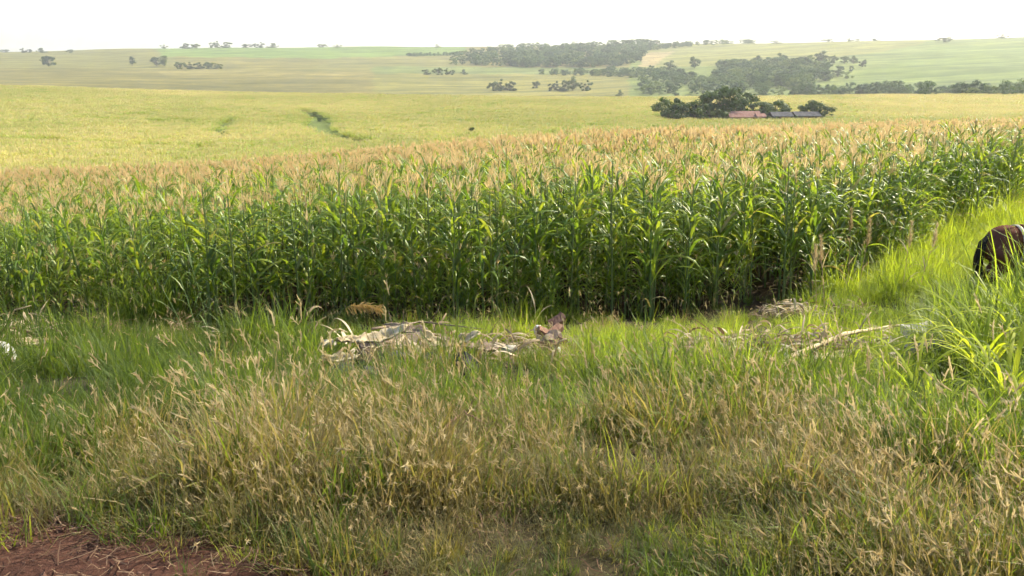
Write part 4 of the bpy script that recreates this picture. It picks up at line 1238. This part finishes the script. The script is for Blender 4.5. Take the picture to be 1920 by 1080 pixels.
def bark(px, py, L, W, lift, rot, mat, label, seed, curl=1.6, bend=0.5):
    """a curled piece of dead bark or leaf sheath"""
    x, y, z, d = ground_at(px, py)
    rd = random.Random(seed); nx, ny = 14, 6
    vs_, fs = [], []
    for i in range(nx + 1):
        u = i / nx - .5
        for j in range(ny + 1):
            w = j / ny - .5
            if i in (0, nx): uu = u + rd.uniform(-.09, .09)
            else: uu = u
            env = 1 - 0.5 * abs(u * 2) ** 3
            a = w * curl * env; r = W / curl
            k = noise.noise(Vector((u * 5 + seed, w * 4, 0))) * .03
            vs_.append((uu * L, math.sin(a) * r * env, -math.cos(a) * r + r + bend * L * u * u + k + (rd.uniform(-.01, .015) if j in (0, ny) else 0)))
    for i in range(nx):
        for j in range(ny):
            q = i * (ny + 1) + j
            fs.append((q, q + ny + 1, q + ny + 2, q + 1))
    b = MB(); b.add(vs_, fs)
    o = link('bark_piece', b.mesh('bark_piece', [mat]), None, (x, y, z + lift), rot)
    sd = o.modifiers.new('thick', 'SOLIDIFY'); sd.thickness = 0.012
    tag(o, label, 'bark', 'bark pieces on the heap')
bark(722, 684, .46, .20, .27, (.25, -.25, .2), M_pale, 'largest pale curled bark piece on top of the rubbish heap', 1)
bark(668, 676, .36, .10, .22, (.3, -.10, .1), M_pale, 'narrow pale bark piece at the left of the largest one', 2, 1.2, .3)
bark(820, 690, .32, .09, .25, (.5, .42, -.2), M_pale, 'pale bark strip forming the left arm of the V on the heap', 3, 1.4, .2)
bark(864, 690, .34, .09, .25, (.5, -.30, .25), M_pale, 'pale bark strip forming the right arm of the V on the heap', 4, 1.4, .2)
bark(765, 668, .42, .14, .28, (.4, .10, -.1), M_twig, 'brown bark piece behind the largest pale one', 5, 1.8, .2)
bark(905, 690, .36, .12, .18, (.3, .1, .4), M_twig, 'brown bark piece at the right end of the heap', 6, 1.6, .3)
bark(640, 700, .36, .12, .14, (.3, -.1, -.3), M_pale, 'pale bark piece low on the left of the heap', 7, 1.6, .3)
bark(60, 672, .42, .12, .16, (.3, .1, .2), M_pale, 'pale bark piece in the grass at the far left', 8, 1.6, .3)
bark(1560, 700, .40, .10, .16, (.3, -.1, .2), M_pale, 'pale bark strip lying just below the long pole', 9, 1.3, .3)
slab('broken_slab', 1722, 672, .36, .22, .10, .30, (.12, -.06, .2), M_conc, 'pale thick slab lying on the grey boulder', 'slab', 6)
slab('broken_slab', 1655, 676, .24, .12, .04, .20, (.2, -.1, .3), M_conc, 'small pale slab between pole and thick slab', 'slab', 7)
for k, (px, py, lift, rt) in enumerate([(1022, 672, .27, (.3, .5, .2)), (1042, 670, .29, (.1, -.3, .9)), (1050, 676, .22, (.5, .1, 1.8)), (1030, 680, .20, (.2, .3, 2.6)), (1044, 662, .36, (.6, -.5, .4))]):
    slab('brick', px, py, .17, .09, .055, lift, rt, M_brick, ['broken brick on the left of the reddish rubble', 'broken brick in the middle of the reddish rubble', 'broken brick on the right of the reddish rubble',
         'lowest broken brick of the reddish rubble', 'topmost broken brick of the reddish rubble'][k], 'brick', 50 + k, 'broken bricks')

def branch(name, pixels, lift, r0, r1, mat, label, twigs=(), cat='branch'):
    P = []
    for (px, py), lf in zip(pixels, lift):
        x, y, z, d = ground_at(px, py); P.append(Vector((x, y, z + lf)))
    base = P[0].copy(); P = [p - base for p in P]
    Q = []; nseg = 5
    for a, c in zip(P[:-1], P[1:]):
        for i in range(nseg):
            t = i / nseg; Q.append(a.lerp(c, t) + Vector((noise.noise(a * 3 + Vector((t * 4, 0, 0))), noise.noise(c * 3 + Vector((0, t * 4, 0))), noise.noise(a + Vector((t * 5, 1, 0))))) * .015)
    Q.append(P[-1])
    rr = [r0 + (r1 - r0) * i / (len(Q) - 1) for i in range(len(Q))]
    rr = [r * (1 + .12 * math.sin(i * 2.7)) for i, r in enumerate(rr)]
    b = MB(); b.tube(Q, rr, 7)
    o = empty(name, base); tag(o, label, cat, 'dead branches')
    link('limb', b.mesh('limb', [mat]), o)
    for t, d_, L in twigs:
        q = Q[int(t * (len(Q) - 1))]; dv = Vector(d_).normalized()
        b = MB(); b.tube([q, q + dv * L * .5 + Vector((0, 0, .02)), q + dv * L], [r1 * .7, r1 * .5, r1 * .2], 5)
        link('twig', b.mesh('twig', [mat]), o)
branch('fallen_branch', [(1452, 712), (1520, 690), (1580, 672), (1640, 660), (1700, 652)], [.14, .20, .25, .27, .28], .026, .016, M_pale, 'long pale crooked pole lying across the grass towards the slab',
       [(.3, (.2, .1, .5), .2), (.6, (.5, .3, .6), .25)])
branch('fallen_branch', [(1405, 690), (1440, 680), (1490, 690)], [.22, .20, .14], .016, .008, M_twig, 'dark dead branch left of the long pale pole', [(.3, (-.3, 0, .8), .18), (.6, (.3, .1, .7), .2), (.8, (.6, 0, .4), .15)])
branch('fallen_branch', [(1270, 690), (1330, 684), (1400, 686)], [.2, .26, .18], .012, .006, M_twig, 'thin grey twig lying in the bright grass', [(.4, (.2, 0, .8), .16), (.7, (.6, 0, .5), .18)])
branch('fallen_branch', [(700, 670), (790, 660), (905, 668)], [.30, .36, .30], .014, .007, M_twig, 'brown stick lying along the top of the rubbish heap', [(.2, (-.2, 0, .9), .16), (.35, (.1, 0, .9), .18), (.6, (.4, 0, .8), .22), (.8, (.7, 0, .5), .2)])
branch('fallen_branch', [(830, 880), (870, 868), (912, 880)], [.2, .28, .24], .008, .004, M_brick, 'reddish dead weed stem in the dry grass', [(.3, (-.2, 0, .8), .1), (.6, (.4, 0, .6), .12)])

# dead leaves caught along the line of rubbish
dl_src = []
M_dleaf = leaf_mat('dead_leaf', [(0.0, (0.15, 0.10, 0.06)), (0.5, (0.33, 0.25, 0.15)), (1.0, (0.58, 0.49, 0.34))], trans=0.2, rough=0.8, spec=0.15, trans_boost=(1.1, 1.0, 0.8))
for k in range(6):
    b = MB()
    for i in range(7):
        maize_leaf(b, rnd, rnd.uniform(.15, .36), rnd.uniform(.015, .04), rnd.uniform(-.1, .7), rnd.uniform(.6, 2.4), rnd.uniform(-1.2, 1.2), 6, .4, 0, (rnd.uniform(-.12, .12), rnd.uniform(-.12, .12), rnd.uniform(.03, .14)), rnd.uniform(0, 6.28))
    dl_src.append(b.mesh('dead_leaf_%d' % k, [M_dleaf]))
r8 = np.random.default_rng(91); dp = []
for (x0, x1, yy0, m_) in [(600, 1000, 676, 46), (985, 1080, 674, 12), (1270, 1500, 684, 60), (1500, 1770, 674, 50), (0, 140, 650, 40), (180, 600, 640, 10), (1420, 1620, 600, 26)]:
    for i in range(m_):
        g = ground_at(r8.uniform(x0, x1), yy0 + r8.normal(0, 9)); dp.append(g[:3])
dp = np.array(dp); n = len(dp)
dp[:, 2] += r8.uniform(0.0, 0.14, n)
sc_ = r8.uniform(.7, 1.25, n)
scatter('dead_leaves', dp, np.stack([r8.normal(0, .3, n), r8.normal(0, .3, n), r8.uniform(0, 6.28, n)], 1), np.stack([sc_] * 3, 1), r8.integers(0, 6, n), r8.uniform(0, 1, n), dl_src,
        'dead leaves caught in the line of rubbish before the maize', 'leaves')

# ------------------------------------------------------------------ horse
M_coat = rough_mat('horse_coat', [(0.3, (0.10, 0.040, 0.026)), (0.7, (0.18, 0.080, 0.052))], 4.0, bump=0.25, bscale=120, dist=0.004, rough=0.9, spec=0.03)
M_hair = rough_mat('horse_hair', [(0.3, (0.010, 0.008, 0.008)), (0.7, (0.022, 0.016, 0.014))], 8.0, bump=0.2, rough=0.5)
M_strap = rough_mat('pale_strap', [(0.3, (0.50, 0.44, 0.40)), (0.7, (0.62, 0.56, 0.52))], 30.0, bump=0.2)
M_pad = rough_mat('red_pad', [(0.3, (0.22, 0.05, 0.06)), (0.7, (0.32, 0.09, 0.10))], 20.0, bump=0.3)
def build_horse():
    bm = bmesh.new()
    def ell(c, r, rot=None):
        m = Matrix.Translation(c) @ (rot.to_4x4() if rot else Matrix.Identity(4)) @ Matrix.Diagonal((*r, 1))
        bmesh.ops.create_uvsphere(bm, u_segments=20, v_segments=14, radius=1.0, matrix=m)
    def limb(pts):
        for (a, ra), (c, rc) in zip(pts[:-1], pts[1:]):
            a, c = Vector(a), Vector(c)
            n = max(3, int((c - a).length / 0.035))
            for i in range(n + 1):
                t = i / n; r = ra + (rc - ra) * t
                bmesh.ops.create_icosphere(bm, subdivisions=2, radius=r, matrix=Matrix.Translation(a.lerp(c, t)))
    ell((0.66, 0, 0.88), (0.62, 0.28, 0.31)); ell((0.27, 0, 0.93), (0.33, 0.27, 0.30)); ell((0.12, 0, 0.88), (0.20, 0.22, 0.25)); ell((1.10, 0, 0.87), (0.30, 0.22, 0.30)); ell((1.0, 0, 1.12), (0.22, 0.09, 0.10))
    limb([((1.18, 0, 0.98), .21), ((1.45, 0, 0.82), .15), ((1.68, 0, 0.58), .115)])
    limb([((1.66, 0, 0.60), .115), ((1.78, 0, 0.42), .10), ((1.90, 0, 0.20), .06), ((1.93, 0, 0.13), .055)])
    for s in (-1, 1):
        k = 0.05 * s
        limb([((.17, .13 * s, .80), .19), ((.30 + k, .15 * s, .62), .12), ((.06 + k, .15 * s, .40), .058), ((.10 + k, .15 * s, .14), .040), ((.13 + k, .15 * s, .05), .050), ((.15 + k, .15 * s, .02), .055)])
        limb([((1.10, .13 * s, .78), .15), ((1.06 - k, .15 * s, .56), .085), ((1.09 - k, .15 * s, .34), .052), ((1.08 - k, .15 * s, .12), .036), ((1.11 - k, .15 * s, .05), .048), ((1.12 - k, .15 * s, .02), .054)])
        limb([((1.66, .07 * s, .68), .035), ((1.62, .09 * s, .78), .012)])
    me = bpy.data.meshes.new('body'); bm.to_mesh(me); bm.free(); me.materials.append(M_coat)
    x = 7.86; y = 14.35
    root = empty('horse', (x, y, h1(x, y) - 0.02), (0, 0, 0.12), 1.02)
    tag(root, 'dark brown horse with pale strap, half cut off by the right border', 'horse')
    o = link('body', me, root)
    md = o.modifiers.new('skin', 'REMESH'); md.mode = 'VOXEL'; md.voxel_size = 0.022; md.use_smooth_shade = True
    sm = o.modifiers.new('soft', 'SMOOTH'); sm.iterations = 8; sm.factor = 0.6
    b = MB(); rd = random.Random(4)
    for i in range(60):
        a = rd.uniform(-.035, .035); c = rd.uniform(-.035, .035); e = rd.uniform(-.09, .04); L = rd.uniform(.55, .85)
        b.tube([(-.04 + .3 * a, c, 1.06 + a), (-.12 + a, c * 1.4, .95), (-.14 + e * .6, c * 1.9, .7), (-.12 + e, c * 1.6, 1.05 - L)], [.012, .014, .012, .003], 4)
    link('tail', b.mesh('tail', [M_hair]), root)
    b = MB()
    for i in range(70):
        t = rd.random(); q = Vector((1.1, 0, 1.18)).lerp(Vector((1.68, 0, .74)), t)
        b.tube([q, q + Vector((-.02, -.10, -.02)), q + Vector((-.05 + rd.uniform(-.03, .03), -.15, -.2))], [.012, .012, .003], 4)
    link('mane', b.mesh('mane', [M_hair]), root)
    def band(x0, x1, ry, rz, zc, a0, a1, th, name, mat):
        b = MB(); n = 40; vs_ = []; fs = []
        for i in range(n + 1):
            t = a0 + (a1 - a0) * i / n
            for (xx, rr) in ((x0, 0), (x1, 0), (x1, th), (x0, th)):
                vs_.append((xx, (ry + rr) * math.sin(t), zc + (rz + rr) * math.cos(t)))
        for i in range(n):
            for k in range(4):
                k2 = (k + 1) % 4
                fs.append((i * 4 + k, i * 4 + k2, (i + 1) * 4 + k2, (i + 1) * 4 + k))
        fs += [(0, 1, 2, 3), (n * 4 + 3, n * 4 + 2, n * 4 + 1, n * 4)]
        b.add(vs_, fs); link(name, b.mesh(name, [mat]), root)
    band(.40, .46, .282, .318, .90, 0, 6.283, .012, 'strap', M_strap)
    band(.54, 1.06, .286, .322, .885, -1.15, 1.15, .025, 'saddle_pad', M_pad)
build_horse()

# ------------------------------------------------------------------ haze: the air between here and the hills
b = MB(); box(b, -9400, 9400, -9300, 9400, -260, 110)
m, nt, out = new_mat('haze')
pv = N(nt, 'ShaderNodeVolumePrincipled')
setin(pv, 'Color', (0.93, 0.95, 0.97, 1)); setin(pv, 'Density', 0.00016); setin(pv, 'Anisotropy', 0.35)
nt.links.new(pv.outputs[0], out.inputs['Volume'])
hz = link('haze', b.mesh('haze', [m], False))
tag(hz, 'pale summer haze over the far fields', 'haze', kind='stuff')
